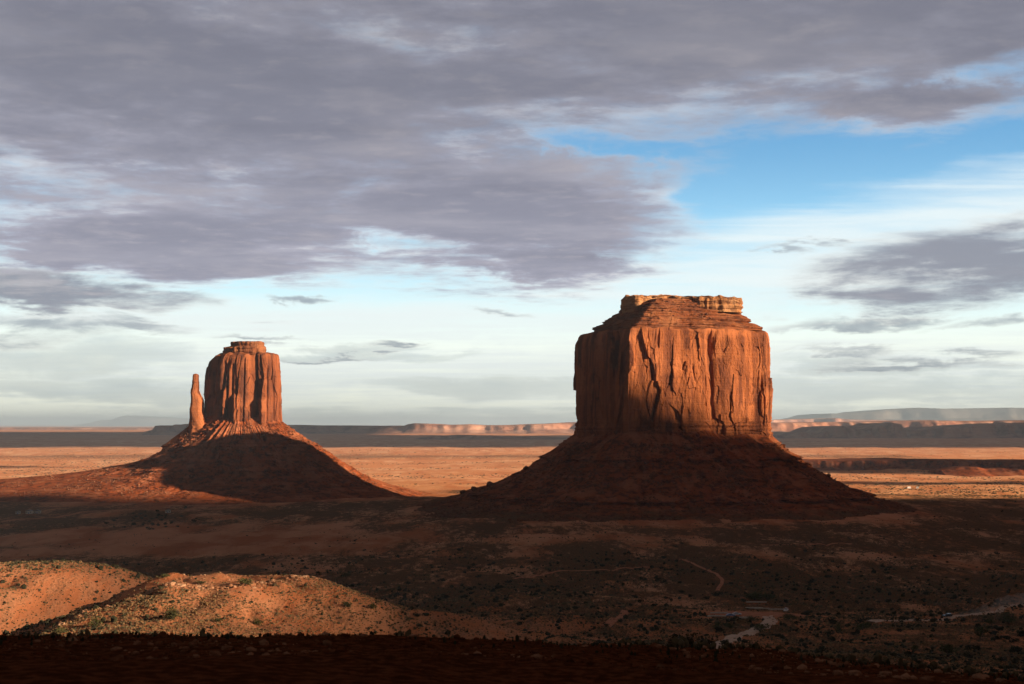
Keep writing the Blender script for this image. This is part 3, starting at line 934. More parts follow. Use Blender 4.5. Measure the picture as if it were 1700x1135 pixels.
place(ridge('mountain', [(1340, 698), (1374, 690.5), (1390, 685.5), (1435, 685), (1460, 683), (1475, 680), (1510, 677.5), (1536, 676), (1570, 678), (1620, 677.3), (1685, 676.3), (1760, 678), (1900, 684)], 42000, GB, 7000, 3.0, .5, 700, 3500, 541, M_MOUNT, 0.5),
      'pale blue flat mountain far away above the right mesa', 'mountain')
place(ridge('low_hills', [(1230, 699), (1283, 696.5), (1330, 695), (1375, 694), (1392, 693.5), (1420, 696), (1500, 698)], 30000, GB, 3000, 4.0, .3, 500, 1800, 551, M_MESA, 0.8),
      'low pale sunlit ridge on the horizon just right of the big butte', 'hills')
place(ridge('mountain', [(110, 706), (142, 702), (163, 696.5), (179, 697), (192, 692), (206, 689), (222, 692), (233, 690.5), (268, 694), (313, 696), (360, 702)], 105000, GB, 12000, 3.0, .6, 1500, 9000, 561, M_MOUNT, 0.8),
      'faint ghostly mountain on the far left horizon', 'mountain')
place(ridge('small_mesa', [(236, 717), (250, 713), (254, 706.5), (262, 706), (276, 706.2), (284, 708), (289, 704.5), (294, 706), (300, 704), (305, 703.5), (312, 706), (330, 710)], 16000, GB, 900, 1.8, .4, 90, 300, 571, M_MESA, 0.5),
      'small blue notched mesa just left of the thumb butte', 'mesa')
place(ridge('plateau', [(-120, 710), (0, 709.5), (120, 709.8), (185, 710), (250, 710.5), (330, 711)], 32000, GB, 5000, 5.0, .3, 700, 2200, 581, M_MESA, 0.4),
      'long low plateau along the left horizon', 'mesa')
place(ridge('low_plateau', [(1330, 774), (1342, 767), (1360, 765), (1400, 765.5), (1450, 764.5), (1520, 764), (1580, 765), (1640, 766), (1700, 766), (1800, 767)], 3800, -127, 380, 2.4, .45, 55, 120, 591, M_TALUS, 1.0, 900),
      'low dark plateau edge crossing the plain right of the big butte', 'mesa')
place(ridge('low_hills', [(1560, 781), (1585, 777), (1600, 774.5), (1622, 775), (1640, 778), (1668, 777), (1700, 780), (1740, 782)], 3480, -127, 110, 5.0, .8, 30, 120, 597, M_TALUS, 1.0, 400),
      'small rounded sunlit mound in front of the low plateau edge', 'hills')

# ------------------------------------------------------------------ clouds outside the frame: they throw the broad shadows
m_cloud, g_, b_ = new_mat('cloud')
b_.inputs['Base Color'].default_value = (0.55, 0.55, 0.58, 1)


def inside(poly, x, y):
    P = np.array(poly, float); r = np.zeros(x.shape, bool)
    for (x0, y0), (x1, y1) in zip(P, np.roll(P, -1, 0)):
        c = ((y0 > y) != (y1 > y)) & (x < (x1 - x0) * (y - y0) / (y1 - y0 + 1e-9) + x0)
        r ^= c
    return r


def cloud(label, poly, H, cell, rag, seed):
    """poly: the shadow it throws on the valley floor"""
    t = (H + 121.0) / TE
    P = np.array(poly, float)
    xs = np.arange(P[:, 0].min() - rag, P[:, 0].max() + rag, cell); ys = np.arange(P[:, 1].min() - rag, P[:, 1].max() + rag, cell)
    X, Y = np.meshgrid(xs, ys)
    wx = X + rag * fbm(X / (rag * 4), Y / (rag * 4), o=3, seed=seed); wy = Y + rag * fbm(X / (rag * 4) + 9, Y / (rag * 4), o=3, seed=seed + 1)
    vin = inside(poly, wx, wy)
    ny, nx = X.shape
    cells = vin[:-1, :-1] & vin[1:, :-1] & vin[:-1, 1:] & vin[1:, 1:]
    depth = vin.astype(float)
    for _ in range(6):
        q = np.pad(depth, 1); depth = (q[:-2, 1:-1] + q[2:, 1:-1] + q[1:-1, :-2] + q[1:-1, 2:] + depth) / 5 * vin
    lump = 0.5 + fbm(X / (cell * 6), Y / (cell * 6), o=3, seed=seed + 2)
    up = H + 2.2 * cell * depth * np.clip(lump, 0.1, 2); dn = H - 0.5 * cell * depth
    q = grid_quads(ny, nx).reshape(ny - 1, nx - 1, 4)[cells]
    cnt = np.zeros(ny * nx, int); np.add.at(cnt, q.ravel(), 1)
    edge = cnt < 4
    up.ravel()[edge] = H; dn.ravel()[edge] = H
    sx, sy = SH[0] * t, SH[1] * t
    o3 = np.array([P[:, 0].mean() + sx, P[:, 1].mean() + sy, H])
    top = np.stack([X + sx, Y + sy, up], -1).reshape(-1, 3) - o3; bot = np.stack([X + sx, Y + sy, dn], -1).reshape(-1, 3) - o3
    # shared rim: bottom sheet reuses the rim vertices of the top sheet
    idx = np.where(edge, np.arange(ny * nx), np.arange(ny * nx) + ny * nx)
    Q = np.concatenate([q, idx[q][:, ::-1]], 0)
    used = np.unique(Q); remap = np.zeros(2 * ny * nx, int); remap[used] = np.arange(len(used))
    o = mesh_obj('cloud', np.concatenate([top, bot], 0)[used], None, m_cloud, None, True, remap[Q])
    o.location = o3
    return kind(o, 'structure')


cloud('', [(-338, 720), (-305, 590), (-312, 480), (-280, 395), (-150, 260), (500, -150), (1600, -600), (3200, -400), (3800, 800), (3500, 2650), (1500, 2450), (800, 2350), (400, 2160),
           (104, 2122), (-292, 2186), (-520, 2200), (-820, 2300), (-1500, 2350), (-2600, 2330), (-2700, 1500), (-1500, 1420), (-700, 1370), (-520, 1280), (-420, 900)], 1500, 30, 28, 701)
cloud('', [(650, 2890), (1100, 2830), (1500, 2720), (2600, 2600), (2600, 2960), (1500, 3030), (1000, 3080), (600, 3000)], 1700, 40, 60, 711)
cloud('', [(-2400, 3850), (-1450, 4010), (-1230, 4090), (-1500, 4250), (-2400, 4350)], 2000, 40, 50, 721)
cloud('', [(700, 3500), (1500, 3420), (2800, 3500), (2800, 4700), (1500, 4500), (950, 4250)], 2200, 60, 90, 731)
cloud('', [(-9000, 7100), (-3000, 7200), (0, 7300), (2500, 7000), (3600, 7300), (7000, 7000), (9500, 9000), (10000, 26000), (5200, 17000), (4200, 15400), (3000, 15500), (1800, 15800), (0, 15600), (-1300, 16600),
           (-1700, 20500), (-4000, 23000), (-9500, 22500)], 5200, 220, 350, 741)


# ------------------------------------------------------------------ dirt roads and the parking circle
def dirt_mat(name, c1, c2):
    m, g, b = new_mat(name)
    X, Y, Z = obj_co(g)
    n = g.noise(g.vec(X * 0.25, Y * 0.25, Z), 1.0, 6.0, 0.65)
    g.nt.links.new(g.mix(g.smooth(n, 0.35, 0.65), c1, c2).s, b.inputs['Base Color'])
    return m


M_ROAD = dirt_mat('pale_dirt', (0.50, 0.33, 0.24), (0.60, 0.43, 0.33))
M_REDLOT = dirt_mat('red_dirt', (0.38, 0.150, 0.082), (0.46, 0.20, 0.12))


def strip(name, pix, w, mat, lift=0.45):
    P = np.array([hit(a, b)[:2] for a, b in pix])
    L = np.concatenate([[0], np.cumsum(np.hypot(*np.diff(P, axis=0).T))])
    n = max(int(L[-1] / 2.5), 8)
    s = np.linspace(0, L[-1], n)
    c = np.stack([np.interp(s, L, P[:, 0]), np.interp(s, L, P[:, 1])], -1)
    k = np.exp(-0.5 * (np.arange(-8, 9) / 3.5) ** 2); k /= k.sum()
    c = np.stack([np.convolve(np.pad(c[:, i], 8, mode='edge'), k, 'valid') for i in (0, 1)], -1)
    t = np.gradient(c, axis=0); t /= np.linalg.norm(t, axis=1, keepdims=True)
    nr = np.stack([-t[:, 1], t[:, 0]], -1)
    cols = []
    for q in np.linspace(-1, 1, 7):
        ww = w * (1 + 0.22 * fbm(s / 14, s * 0 + (3.0 if q > 0 else 7.0), o=3, seed=88) * 2)
        p = c + nr * (q * ww)[:, None]
        z = terrain(p[:, 0], p[:, 1]) + lift - (0.6 if abs(q) == 1 else 0.0)
        cols.append(np.stack([p[:, 0], p[:, 1], z], -1))
    V = np.array(cols)
    return kind(mesh_obj(name, V, None, mat, None, True, grid_quads(V.shape[0], V.shape[1])), 'structure')


strip('road', [(1172, 1082), (1190, 1072), (1215, 1061), (1245, 1049), (1264, 1041), (1272, 1038), (1280, 1030), (1275, 1022)], 3.4, M_ROAD)
strip('road', [(1440, 1034), (1480, 1031), (1520, 1030), (1572, 1027), (1620, 1020), (1660, 1012), (1700, 1003), (1740, 993)], 3.0, M_ROAD)
strip('path', [(1128, 928), (1150, 935), (1172, 945), (1192, 955), (1200, 962), (1196, 972), (1190, 984)], 1.5, M_REDLOT)
strip('path', [(1038, 1012), (1034, 1020), (1030, 1026), (1012, 1038), (1000, 1044)], 2.2, M_REDLOT)
strip('path', [(850, 962), (900, 951), (960, 948), (1020, 946), (1090, 941)], 1.1, M_REDLOT)
strip('path', [(1260, 905), (1320, 904), (1380, 902), (1420, 903)], 2.0, M_REDLOT)
strip('path', [(0, 866), (60, 861), (110, 856), (160, 848), (240, 846), (340, 848)], 3.5, M_REDLOT)

LOT = hit(1250, 1020)
th = np.linspace(0, 2 * np.pi, 72, endpoint=False)
lot = []
for k, f in enumerate((0.0, 0.3, 0.6, 0.85, 1.0)):
    rr = 25.0 * f * (1 + 0.14 * perlin(np.cos(th) * 1.5, np.sin(th) * 1.5, seed=91))
    X = LOT[0] + rr * np.cos(th) * 1.05; Y = LOT[1] + rr * np.sin(th)
    lot.append(np.stack([X, Y, terrain(X, Y) + (0.5 if f < 1 else -0.2)], -1))
lot = np.array(lot)
kind(mesh_obj('parking_ground', lot, None, M_REDLOT, None, True, grid_quads(5, 72, True, True)), 'structure')


# ------------------------------------------------------------------ small solids
class MB:
    """collects shapes into one mesh"""
    def __init__(self): self.v = []; self.f = []
    def add(self, V, Fc):
        o = len(self.v); self.v += [tuple(p) for p in V]; self.f += [tuple(i + o for i in q) for q in Fc]
    def box(self, x0, x1, y0, y1, z0, z1, tx=0.0, ty=0.0):
        self.add([(x0, y0, z0), (x1, y0, z0), (x1, y1, z0), (x0, y1, z0), (x0 + tx, y0 + ty, z1), (x1 - tx, y0 + ty, z1), (x1 - tx, y1 - ty, z1), (x0 + tx, y1 - ty, z1)],
                 [(0, 3, 2, 1), (4, 5, 6, 7), (0, 1, 5, 4), (1, 2, 6, 5), (2, 3, 7, 6), (3, 0, 4, 7)])
    def prism(self, prof, y0, y1, inset=0.0, zi=0.0):
        """side profile in x,z extruded across y; vertices above zi pull in by inset"""
        n = len(prof)
        a = [(x, y0 + (inset if z > zi else 0), z) for x, z in prof]; b = [(x, y1 - (inset if z > zi else 0), z) for x, z in prof]
        self.add(a + b, [tuple(range(n)), tuple(range(2 * n - 1, n - 1, -1))] + [(i, i + n, (i + 1) % n + n, (i + 1) % n) for i in range(n)])
    def tube(self, p0, p1, r0, r1, k=8):
        p0, p1 = Vector(p0), Vector(p1); d = (p1 - p0).normalized()
        u = d.orthogonal().normalized(); w = d.cross(u)
        V = []
        for p, r in ((p0, r0), (p1, r1)):
            for i in range(k):
                a = 2 * math.pi * i / k
                V.append(p + u * (math.cos(a) * r) + w * (math.sin(a) * r))
        self.add(V, [(i, (i + 1) % k, (i + 1) % k + k, i + k) for i in range(k)] + [tuple(range(k - 1, -1, -1)), tuple(range(k, 2 * k))])
    def build(self, name, mat, parent=None, smooth=False):
        return mesh_obj(name, np.array(self.v), self.f, mat, parent, smooth)


def flat_mat(name, c, rough=0.5, metal=0.0, var=0.12):
    m, g, b = new_mat(name, rough)
    x, y, z = obj_co(g)
    n = g.noise(g.vec(x, y, z), 3.0, 4.0, 0.6)
    g.nt.links.new(g.mix(g.smooth(n, 0.3, 0.7), tuple(v * (1 - var) for v in c), tuple(min(1, v * (1 + var)) for v in c)).s, b.inputs['Base Color'])
    b.inputs['Metallic'].default_value = metal
    b.inputs['Specular IOR Level'].default_value = 0.5
    return m


P_WHITE = flat_mat('white_paint', (0.75, 0.75, 0.74), 0.3)
P_BLUE = flat_mat('blue_paint', (0.10, 0.19, 0.42), 0.3)
P_GREY = flat_mat('silver_paint', (0.42, 0.46, 0.52), 0.3)
P_BLACK = flat_mat('black_paint', (0.015, 0.016, 0.018), 0.25)
P_GLASS = flat_mat('dark_glass', (0.02, 0.025, 0.03), 0.08)
P_TYRE = flat_mat('tyre_rubber', (0.02, 0.02, 0.02), 0.9)
P_LAMP = flat_mat('lamp_lens', (0.8, 0.8, 0.78), 0.1)
P_WOOD = flat_mat('weathered_wood', (0.46, 0.40, 0.34), 0.9, 0, 0.3)
P_ROOF = flat_mat('grey_roofing', (0.22, 0.21, 0.21), 0.8)
P_WALL = flat_mat('cream_wall', (0.66, 0.62, 0.55), 0.8)
P_RIM = flat_mat('steel_rim', (0.5, 0.5, 0.5), 0.35, 0.8)


def vehicle(paint, style):
    r = thing('parked_car', '', '')
    b = MB()
    if style == 'pickup':
        b.prism([(-2.6, .45), (2.6, .45), (2.65, .75), (2.55, 1.02), (1.2, 1.12), (-2.6, 1.08)], -.92, .92, .06, .8)
        cab = [(1.15, 1.1), (.55, 1.75), (-.75, 1.78), (-.95, 1.1)]
    elif style == 'suv':
        b.prism([(-2.3, .42), (2.3, .42), (2.38, .75), (2.25, 1.02), (1.1, 1.12), (-2.3, 1.1)], -.92, .92, .06, .8)
        cab = [(1.1, 1.1), (.45, 1.74), (-1.95, 1.76), (-2.25, 1.1)]
    else:
        b.prism([(-2.2, .35), (2.2, .35), (2.28, .62), (2.1, .84), (1.0, .95), (-1.6, .97), (-2.25, .9)], -.88, .88, .06, .7)
        cab = [(1.0, .94), (.3, 1.42), (-.9, 1.43), (-1.65, .95)]
    b.build('body', paint, r)
    c = MB(); c.prism(cab, -.80, .80, .12, cab[0][1] + .05); c.build('cabin', paint, r)
    z0, z1 = cab[0][1] + .08, cab[1][1] - .08
    for s in (-1, 1):
        w = MB(); y = s * .79
        w.add([(cab[0][0] - .22, y + s * .03, z0), (cab[3][0] + .2, y + s * .03, z0), (cab[2][0] + .1, y - s * .075, z1), (cab[1][0] - .05, y - s * .075, z1),
               (cab[0][0] - .22, y - s * .1, z0), (cab[3][0] + .2, y - s * .1, z0), (cab[2][0] + .1, y - s * .17, z1), (cab[1][0] - .05, y - s * .17, z1)],
              [(0, 1, 2, 3), (7, 6, 5, 4), (0, 4, 5, 1), (2, 6, 7, 3), (1, 5, 6, 2), (3, 7, 4, 0)])
        w.build('side_window', P_GLASS, r)
        h = MB(); xe = max(p[0] for p in b.v); h.box(xe - .12, xe + .03, s * .72 - .16, s * .72 + .16, .66, .82); h.build('headlight', P_LAMP, r)
    w = MB(); dxs = cab[0][0] - cab[1][0]
    w.add([(cab[0][0] - .06 + .05, -.68, z0), (cab[0][0] - .06 + .05, .68, z0), (cab[1][0] + .1, .58, z1), (cab[1][0] + .1, -.58, z1),
           (cab[0][0] - .2, -.68, z0), (cab[0][0] - .2, .68, z0), (cab[1][0] - .1, .58, z1), (cab[1][0] - .1, -.58, z1)],
          [(0, 1, 2, 3), (7, 6, 5, 4), (0, 4, 5, 1), (2, 6, 7, 3), (1, 5, 6, 2), (3, 7, 4, 0)])
    w.build('windscreen', P_GLASS, r)
    wr = .40 if style != 'car' else .33
    for sx in (-1.42, 1.45):
        for s in (-1, 1):
            t = MB(); t.tube((sx, s * .70, wr), (sx, s * .96, wr), wr, wr, 14); wh = t.build('wheel', P_TYRE, r)
            q = MB(); q.tube((sx, s * .95, wr), (sx, s * .975, wr), wr * .55, wr * .5, 10); q.build('rim', P_RIM, wh)
    return r


def put(o, x, y, rz, dz=0.0):
    o.location = (x, y, float(terrain(np.array([x]), np.array([y]))[0]) + dz)
    o.rotation_euler = (0, 0, rz)


def put_px(o, px, row, rz, dz=0.0):
    h = hit(px, row); put(o, h[0], h[1], rz, dz)


for (px, row, rz, paint, st, nm, lb, ct) in (
        (1213, 1024.5, 0.08, P_BLUE, 'car', 'parked_car', 'blue car parked on the left side of the red parking circle', 'car'),
        (1223, 1022.5, 0.0, P_GREY, 'car', 'parked_car', 'silver car parked right behind the blue car at the parking circle', 'car'),
        (1305, 1016.5, -1.9, P_WHITE, 'pickup', 'pickup_truck', 'white pickup truck standing alone at the right end of the parking circle', 'pickup'),
        (1573, 1025.5, 3.35, P_BLACK, 'suv', 'car', 'black car driving along the pale dirt road with dust behind', 'car')):
    v = vehicle(paint, st); v.name = nm
    tag(v, lb, ct); put_px(v, px, row, rz, 0.5)

for (px, row, ln, rz, lb) in ((1194, 1020, 9, 0.05, 'pale log lying behind the cars at the left edge of the parking circle'),
                              (1190, 1025.5, 9, 0.0, 'pale log lying left of the blue car'),
                              (1238, 1028, 6, -0.1, 'short pale log in front of the cars at the parking circle'),
                              (1252, 1011.5, 10, 0.02, 'long dark log with pale top on the far edge of the parking circle'),
                              (1265, 1012.5, 8, -0.05, 'pale log on the far edge of the parking circle, right of the long one'),
                              (1291, 1014, 11, 0.03, 'thin log lying just left of the white pickup'),
                              (1256, 1002, 12, 0.0, 'weathered log among bushes beyond the parking circle')):
    b = MB(); b.tube((-ln / 2, 0, .45), (ln / 2, .2, .42), .42, .34, 9); b.tube((-ln * .1, 0, .6), (-ln * .1 + .5, .7, 1.0), .12, .06, 6)
    o = b.build('log', P_WOOD); tag(o, lb, 'log', 'logs round the parking circle'); put_px(o, px, row, rz, 0.4)


def house(w, d, h, lb, roof=P_ROOF):
    r = thing('house', lb, 'house', group='homestead on the shaded plain')
    b = MB(); b.box(-w / 2, w / 2, -d / 2, d / 2, -1, h); b.build('wall', P_WALL, r)
    b = MB(); b.prism([(-w / 2 - .4, h), (w / 2 + .4, h), (0, h + w * .22)], -d / 2 - .5, d / 2 + .5); b.build('roof', roof, r)
    b = MB(); b.box(-.5, .5, -d / 2 - .06, -d / 2 + .06, -1, 2.1); b.build('door', P_BLUE, r)
    for s in (-1, 1):
        b = MB(); b.box(s * w * .3 - .6, s * w * .3 + .6, -d / 2 - .05, -d / 2 + .05, 1.1, 2.2); b.build('window', P_GLASS, r)
    return r


put_px(house(6, 5, 3.2, 'small white hut at the far left of the shaded plain, leftmost of the homestead'), 30, 853, 0.1)
put_px(house(8, 6, 3.4, 'cream house in the middle of the homestead left of the mitten shadow'), 49, 852.5, -0.1)
put_px(house(9, 6, 3.0, 'long grey roofed house at the right end of the homestead'), 62, 852, 0.15)
put_px(house(7, 5, 3.0, 'lone pale hut among bushes below the left butte'), 279, 851, 0.1)
b = None


def trailer(ln, lb):
    r = thing('trailer', lb, 'trailer', group='white trailers on the sunlit plain')
    b = MB(); b.box(-ln / 2, ln / 2, -1.3, 1.3, .6, 3.4, .15, .1); b.build('body', P_WHITE, r)
    for q in (-.3, .05, .32):
        b = MB(); b.box(ln * q - .5, ln * q + .5, -1.34, -1.2, 1.7, 2.6); b.build('window', P_GLASS, r)
    b = MB(); b.tube((0, -1.25, .4), (0, -.95, .4), .4, .4, 12); b.build('wheel', P_TYRE, r)
    b = MB(); b.tube((0, .95, .4), (0, 1.25, .4), .4, .4, 12); b.build('wheel', P_TYRE, r)
    return r


put_px(trailer(6.5, 'longer white trailer on the sunlit strip right of the big butte'), 1509, 811, 0.05)
put_px(trailer(4.5, 'shorter white trailer right of the longer one on the sunlit strip'), 1523, 811, -0.2)


# ------------------------------------------------------------------ plants
def leaf_mat(name, c1, c2):
    m, g, b = new_mat(name, 0.9)
    X, Y, Z = obj_co(g)
    n = g.noise(g.vec(X, Y, Z), 1.3, 5.0, 0.65)
    oi = g.nt.nodes.new('ShaderNodeObjectInfo')
    c = g.mix(g.smooth(n, 0.35, 0.65), c1, c2)
    c = g.mix(E(g, oi.outputs['Random']) * 0.5, c, (c1[0] * .75, c1[1] * .75, c1[2] * .8))
    g.nt.links.new(c.s, b.inputs['Base Color'])
    b.inputs['Specular IOR Level'].default_value = 0.05
    return m


L_JUN = leaf_mat('juniper_leaves', (0.055, 0.060, 0.022), (0.115, 0.105, 0.040))
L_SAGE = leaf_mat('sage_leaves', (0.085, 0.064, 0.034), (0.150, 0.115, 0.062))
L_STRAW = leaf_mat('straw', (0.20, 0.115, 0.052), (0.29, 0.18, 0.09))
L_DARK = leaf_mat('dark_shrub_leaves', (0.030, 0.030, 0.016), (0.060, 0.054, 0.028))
L_BARK = leaf_mat('bark', (0.10, 0.065, 0.045), (0.16, 0.11, 0.08))


def crown_mesh(seed, w, h, n, leaf, flat=0.0):
    r = np.random.default_rng(seed)
    lob = []
    for _ in range(9):
        a = r.uniform(0, 2 * np.pi); q = r.uniform(0.1, 0.62)
        lob.append((q * math.cos(a) * w / 2, q * math.sin(a) * w / 2, r.uniform(0.25, 0.72) * h, r.uniform(0.22, 0.38) * w, r.uniform(0.18, 0.30) * h))
    V = []; Q = []
    for i in range(n):
        cx, cy, cz, rw, rh = lob[r.integers(len(lob))]
        d = r.normal(size=3); d /= np.linalg.norm(d)
        q = r.uniform(0.55, 1.05)
        p = np.array([cx + d[0] * rw * q, cy + d[1] * rw * q, max(cz + d[2] * rh * q, 0.03 * h)])
        u = r.normal(size=3); u /= np.linalg.norm(u); v = np.cross(u, r.normal(size=3)); v /= np.linalg.norm(v)
        s = leaf * r.uniform(0.6, 1.4)
        k = len(V)
        V += [p - u * s, p + v * s * 0.6, p + u * s, p - v * s * 0.6]
        Q.append((k, k + 1, k + 2, k + 3))
    return np.array(V), np.array(Q)


def make_juniper(seed, w, h, n=420, leaf=0.17, mat=L_JUN):
    r = thing('juniper', '', '')
    V, Q = crown_mesh(seed, w, h, n, leaf)
    mesh_obj('crown', V, None, mat, r, False, Q)
    rr = random.Random(seed); b = MB()
    b.tube((0, 0, -.4), (rr.uniform(-.1, .1), 0, h * .3), w * .05, w * .035, 7)
    for k in range(4):
        a = rr.uniform(0, 6.28)
        b.tube((0, 0, h * .15), (math.cos(a) * w * .3, math.sin(a) * w * .3, h * rr.uniform(.45, .7)), w * .03, w * .012, 5)
    b.build('trunk', L_BARK, r)
    return r


protos = [make_juniper(900 + k, 4.0, [3.6, 3.0, 3.3][k], 520, 0.19) for k in range(3)]
used = [False] * 3


def juniper(k, px, row, wpx, label, group=None, flat=1.0):
    o = protos[k] if not used[k] else copy_tree(protos[k])
    used[k] = True
    x, y, z = hit(px, row)
    s = wpx / F * y / 4.0
    o.location = (x, y, z - 0.1); o.scale = (s, s, s * flat); o.rotation_euler = (0, 0, random.uniform(0, 6.28))
    tag(o, label, 'tree', group)
    return o


for k, px, row, w, fl, lb in (
        (0, 286, 1029, 30, 1.0, 'round olive juniper standing alone on the front of the sunlit hill'),
        (1, 407, 972, 28, 0.75, 'broad olive juniper on top of the sunlit hill'),
        (2, 272, 959, 22, 0.5, 'low green juniper on the left shoulder of the sunlit hill'),
        (1, 334, 968, 20, 0.35, 'flat creeping juniper in the middle of the sunlit hilltop'),
        (2, 363, 1032, 18, 0.6, 'small green bush near the shadow edge, right of the round juniper'),
        (0, 427, 1036, 20, 0.7, 'grey green bush at the foot of the sunlit hill, right of centre'),
        (1, 577, 1008, 18, 0.8, 'pale dry bush on the right end of the sunlit hill'),
        (2, 618, 1011, 18, 0.8, 'olive bush just past the right end of the sunlit hill'),
        (0, 160, 1040, 28, 0.7, 'straw coloured bush low on the left of the sunlit hill'),
        (1, 574, 958, 18, 0.8, 'dark juniper in the shade right above the sunlit hill'),
        (2, 100, 1052, 22, 0.7, 'pale bush at the lower left edge of the sunlit slope'),
        (0, 1394, 1050, 20, 1.0, 'dark round juniper right of the dirt road bend'),
        (1, 1432, 1046, 28, 0.8, 'broad dark juniper on the shaded slope, right of the round one'),
        (2, 1627, 1060, 28, 1.1, 'tall dark juniper on the shaded slope below the driving car'),
        (0, 1675, 1034, 36, 0.7, 'wide dark juniper by the dirt road at the right edge'),
        (1, 1573, 1085, 30, 0.9, 'dark juniper low on the right of the shaded slope'),
        (2, 1518, 1080, 14, 1.1, 'small dark juniper left of the low right one'),
        (0, 1645, 1036, 18, 0.8, 'dark bush beside the dirt road behind the dust'),
        (1, 1253, 995, 40, 0.5, 'broad dark thicket just beyond the parking circle'),
        (2, 1275, 996, 34, 0.5, 'second dark thicket beyond the parking circle, right of the broad one'),
        (0, 1192, 1045, 18, 0.9, 'dark shrub left of the pale road below the parking circle'),
        (1, 1211, 1043, 18, 0.8, 'dark shrub beside the pale road bend, nearer the cars'),
        (2, 1262, 1049, 30, 0.7, 'dark shrub over the road at the entrance of the parking circle'),
        (0, 1247, 1030, 18, 0.6, 'bush growing at the inner edge of the parking circle'),
        (1, 1310, 1028, 26, 0.6, 'dark bush at the right lower edge of the parking circle'),
        (2, 1248, 1088, 26, 0.8, 'dark round bush below the pale road')):
    juniper(k, px, row, w, lb, None, fl)

# scattered bushes, one object each
def clear_of_buttes(px, row):
    if row < 858: return px < 470 or px > 1560
    if row < 885: return px < 720 or px > 1480
    return True


rr = random.Random(31)
pro2 = []
for k in range(4):
    V, Q = crown_mesh(950 + k, 3.4, [2.2, 1.7, 2.0, 1.4][k], 150, 0.30)
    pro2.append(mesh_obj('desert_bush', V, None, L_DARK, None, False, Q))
used2 = [False] * 4
spots = []
while len(spots) < 52:                                   # the thicket belt left of centre
    a = rr.gauss(0, 1); px, row = 245 + 48 * a, 864 + 9 * rr.gauss(0, 1)
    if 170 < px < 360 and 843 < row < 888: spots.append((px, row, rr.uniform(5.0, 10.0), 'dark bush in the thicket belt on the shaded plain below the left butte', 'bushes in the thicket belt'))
while len(spots) < 92:
    px, row = rr.uniform(330, 900), rr.uniform(885, 985)
    if row > 935 and px < 660: continue
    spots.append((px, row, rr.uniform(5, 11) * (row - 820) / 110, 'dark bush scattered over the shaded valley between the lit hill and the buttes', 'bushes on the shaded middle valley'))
while len(spots) < 122:
    px, row = rr.uniform(660, 1130), rr.uniform(985, 1078)
    spots.append((px, row, rr.uniform(8, 16), 'dark bush on the shaded slope between the lit hill and the pale road', 'bushes on the near shaded slope'))
while len(spots) < 190:
    px, row = rr.uniform(900, 1700), rr.uniform(890, 1000)
    spots.append((px, row, rr.uniform(5, 11) * (row - 800) / 130, 'dark bush scattered over the shaded valley below the big butte', 'bushes below the big butte'))
while len(spots) < 250:
    px, row = rr.uniform(1180, 1700), rr.uniform(1030, 1120)
    spots.append((px, row, rr.uniform(10, 22), 'dark bush on the shaded slope at the lower right', 'bushes on the lower right slope'))
while len(spots) < 272:
    px, row = rr.uniform(1450, 1700), rr.uniform(826, 880)
    spots.append((px, row, rr.uniform(3, 5), 'tiny dark bush on the plain far right of the big butte', 'bushes far right on the plain'))
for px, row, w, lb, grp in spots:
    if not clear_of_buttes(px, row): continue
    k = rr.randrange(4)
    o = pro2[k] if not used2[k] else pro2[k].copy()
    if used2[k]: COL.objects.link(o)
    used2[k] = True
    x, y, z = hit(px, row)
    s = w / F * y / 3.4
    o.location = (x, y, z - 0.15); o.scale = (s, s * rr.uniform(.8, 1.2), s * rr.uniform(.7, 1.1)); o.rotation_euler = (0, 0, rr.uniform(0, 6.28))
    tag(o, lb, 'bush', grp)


# ------------------------------------------------------------------ low scrub and grass nobody could count
def tufts(name, n, mat, dens, dmin, dmax, w0, w1, hfac, seed, aspread=21.5, nf=5, power=1.0, ws=0.0):
    r = np.random.default_rng(seed)
    m = n * 8
    a = np.radians(r.uniform(-aspread, aspread, m))
    # near-uniform in picture rows: density falls with distance squared
    u = r.uniform(0, 1, m)
    d = 1.0 / (1.0 / dmax ** power + u * (1.0 / dmin ** power - 1.0 / dmax ** power)) ** (1.0 / power)
    x = d * np.sin(a); y = d * np.cos(a)
    keep = r.uniform(0, 1, m) < dens(x, y, d)
    x, y, d = x[keep][:n], y[keep][:n], d[keep][:n]
    n = len(x)
    if n == 0: raise ValueError(name)
    z = terrain(x, y)
    w = r.uniform(w0, w1, n) * np.clip(d / 800, 0.35, 1.3) ** ws * (0.6 + 0.8 * r.uniform(0, 1, n) ** 2)
    h = w * r.uniform(0.5, 1.0, n) * hfac
    ph = r.uniform(0, 2 * np.pi, n)
    V = np.zeros((n, nf * 2 + 1, 3))
    for k in range(nf):
        q = ph + 2 * np.pi * k / nf
        ra = w * 0.5 * r.uniform(0.6, 1.2, n); rb = ra * r.uniform(0.75, 1.15, n)
        V[:, k] = np.stack([x + np.cos(q) * ra * .8, y + np.sin(q) * ra * .8, z - 0.1 * h], -1)
        V[:, nf + k] = np.stack([x + np.cos(q + .3) * rb, y + np.sin(q + .3) * rb, z + h * r.uniform(0.3, 0.8, n)], -1)
    V[:, 2 * nf] = np.stack([x + r.normal(0, .1, n) * w, y + r.normal(0, .1, n) * w, z + h], -1)
    F3 = []
    for k in range(nf):
        k2 = (k + 1) % nf
        F3 += [(k, k2, nf + k2), (k, nf + k2, nf + k), (nf + k, nf + k2, 2 * nf)]
    Fc = (np.arange(n)[:, None, None] * (2 * nf + 1) + np.array(F3)[None]).reshape(-1, 3)
    return kind(mesh_obj(name, V, None, mat, None, False, Fc), 'stuff')


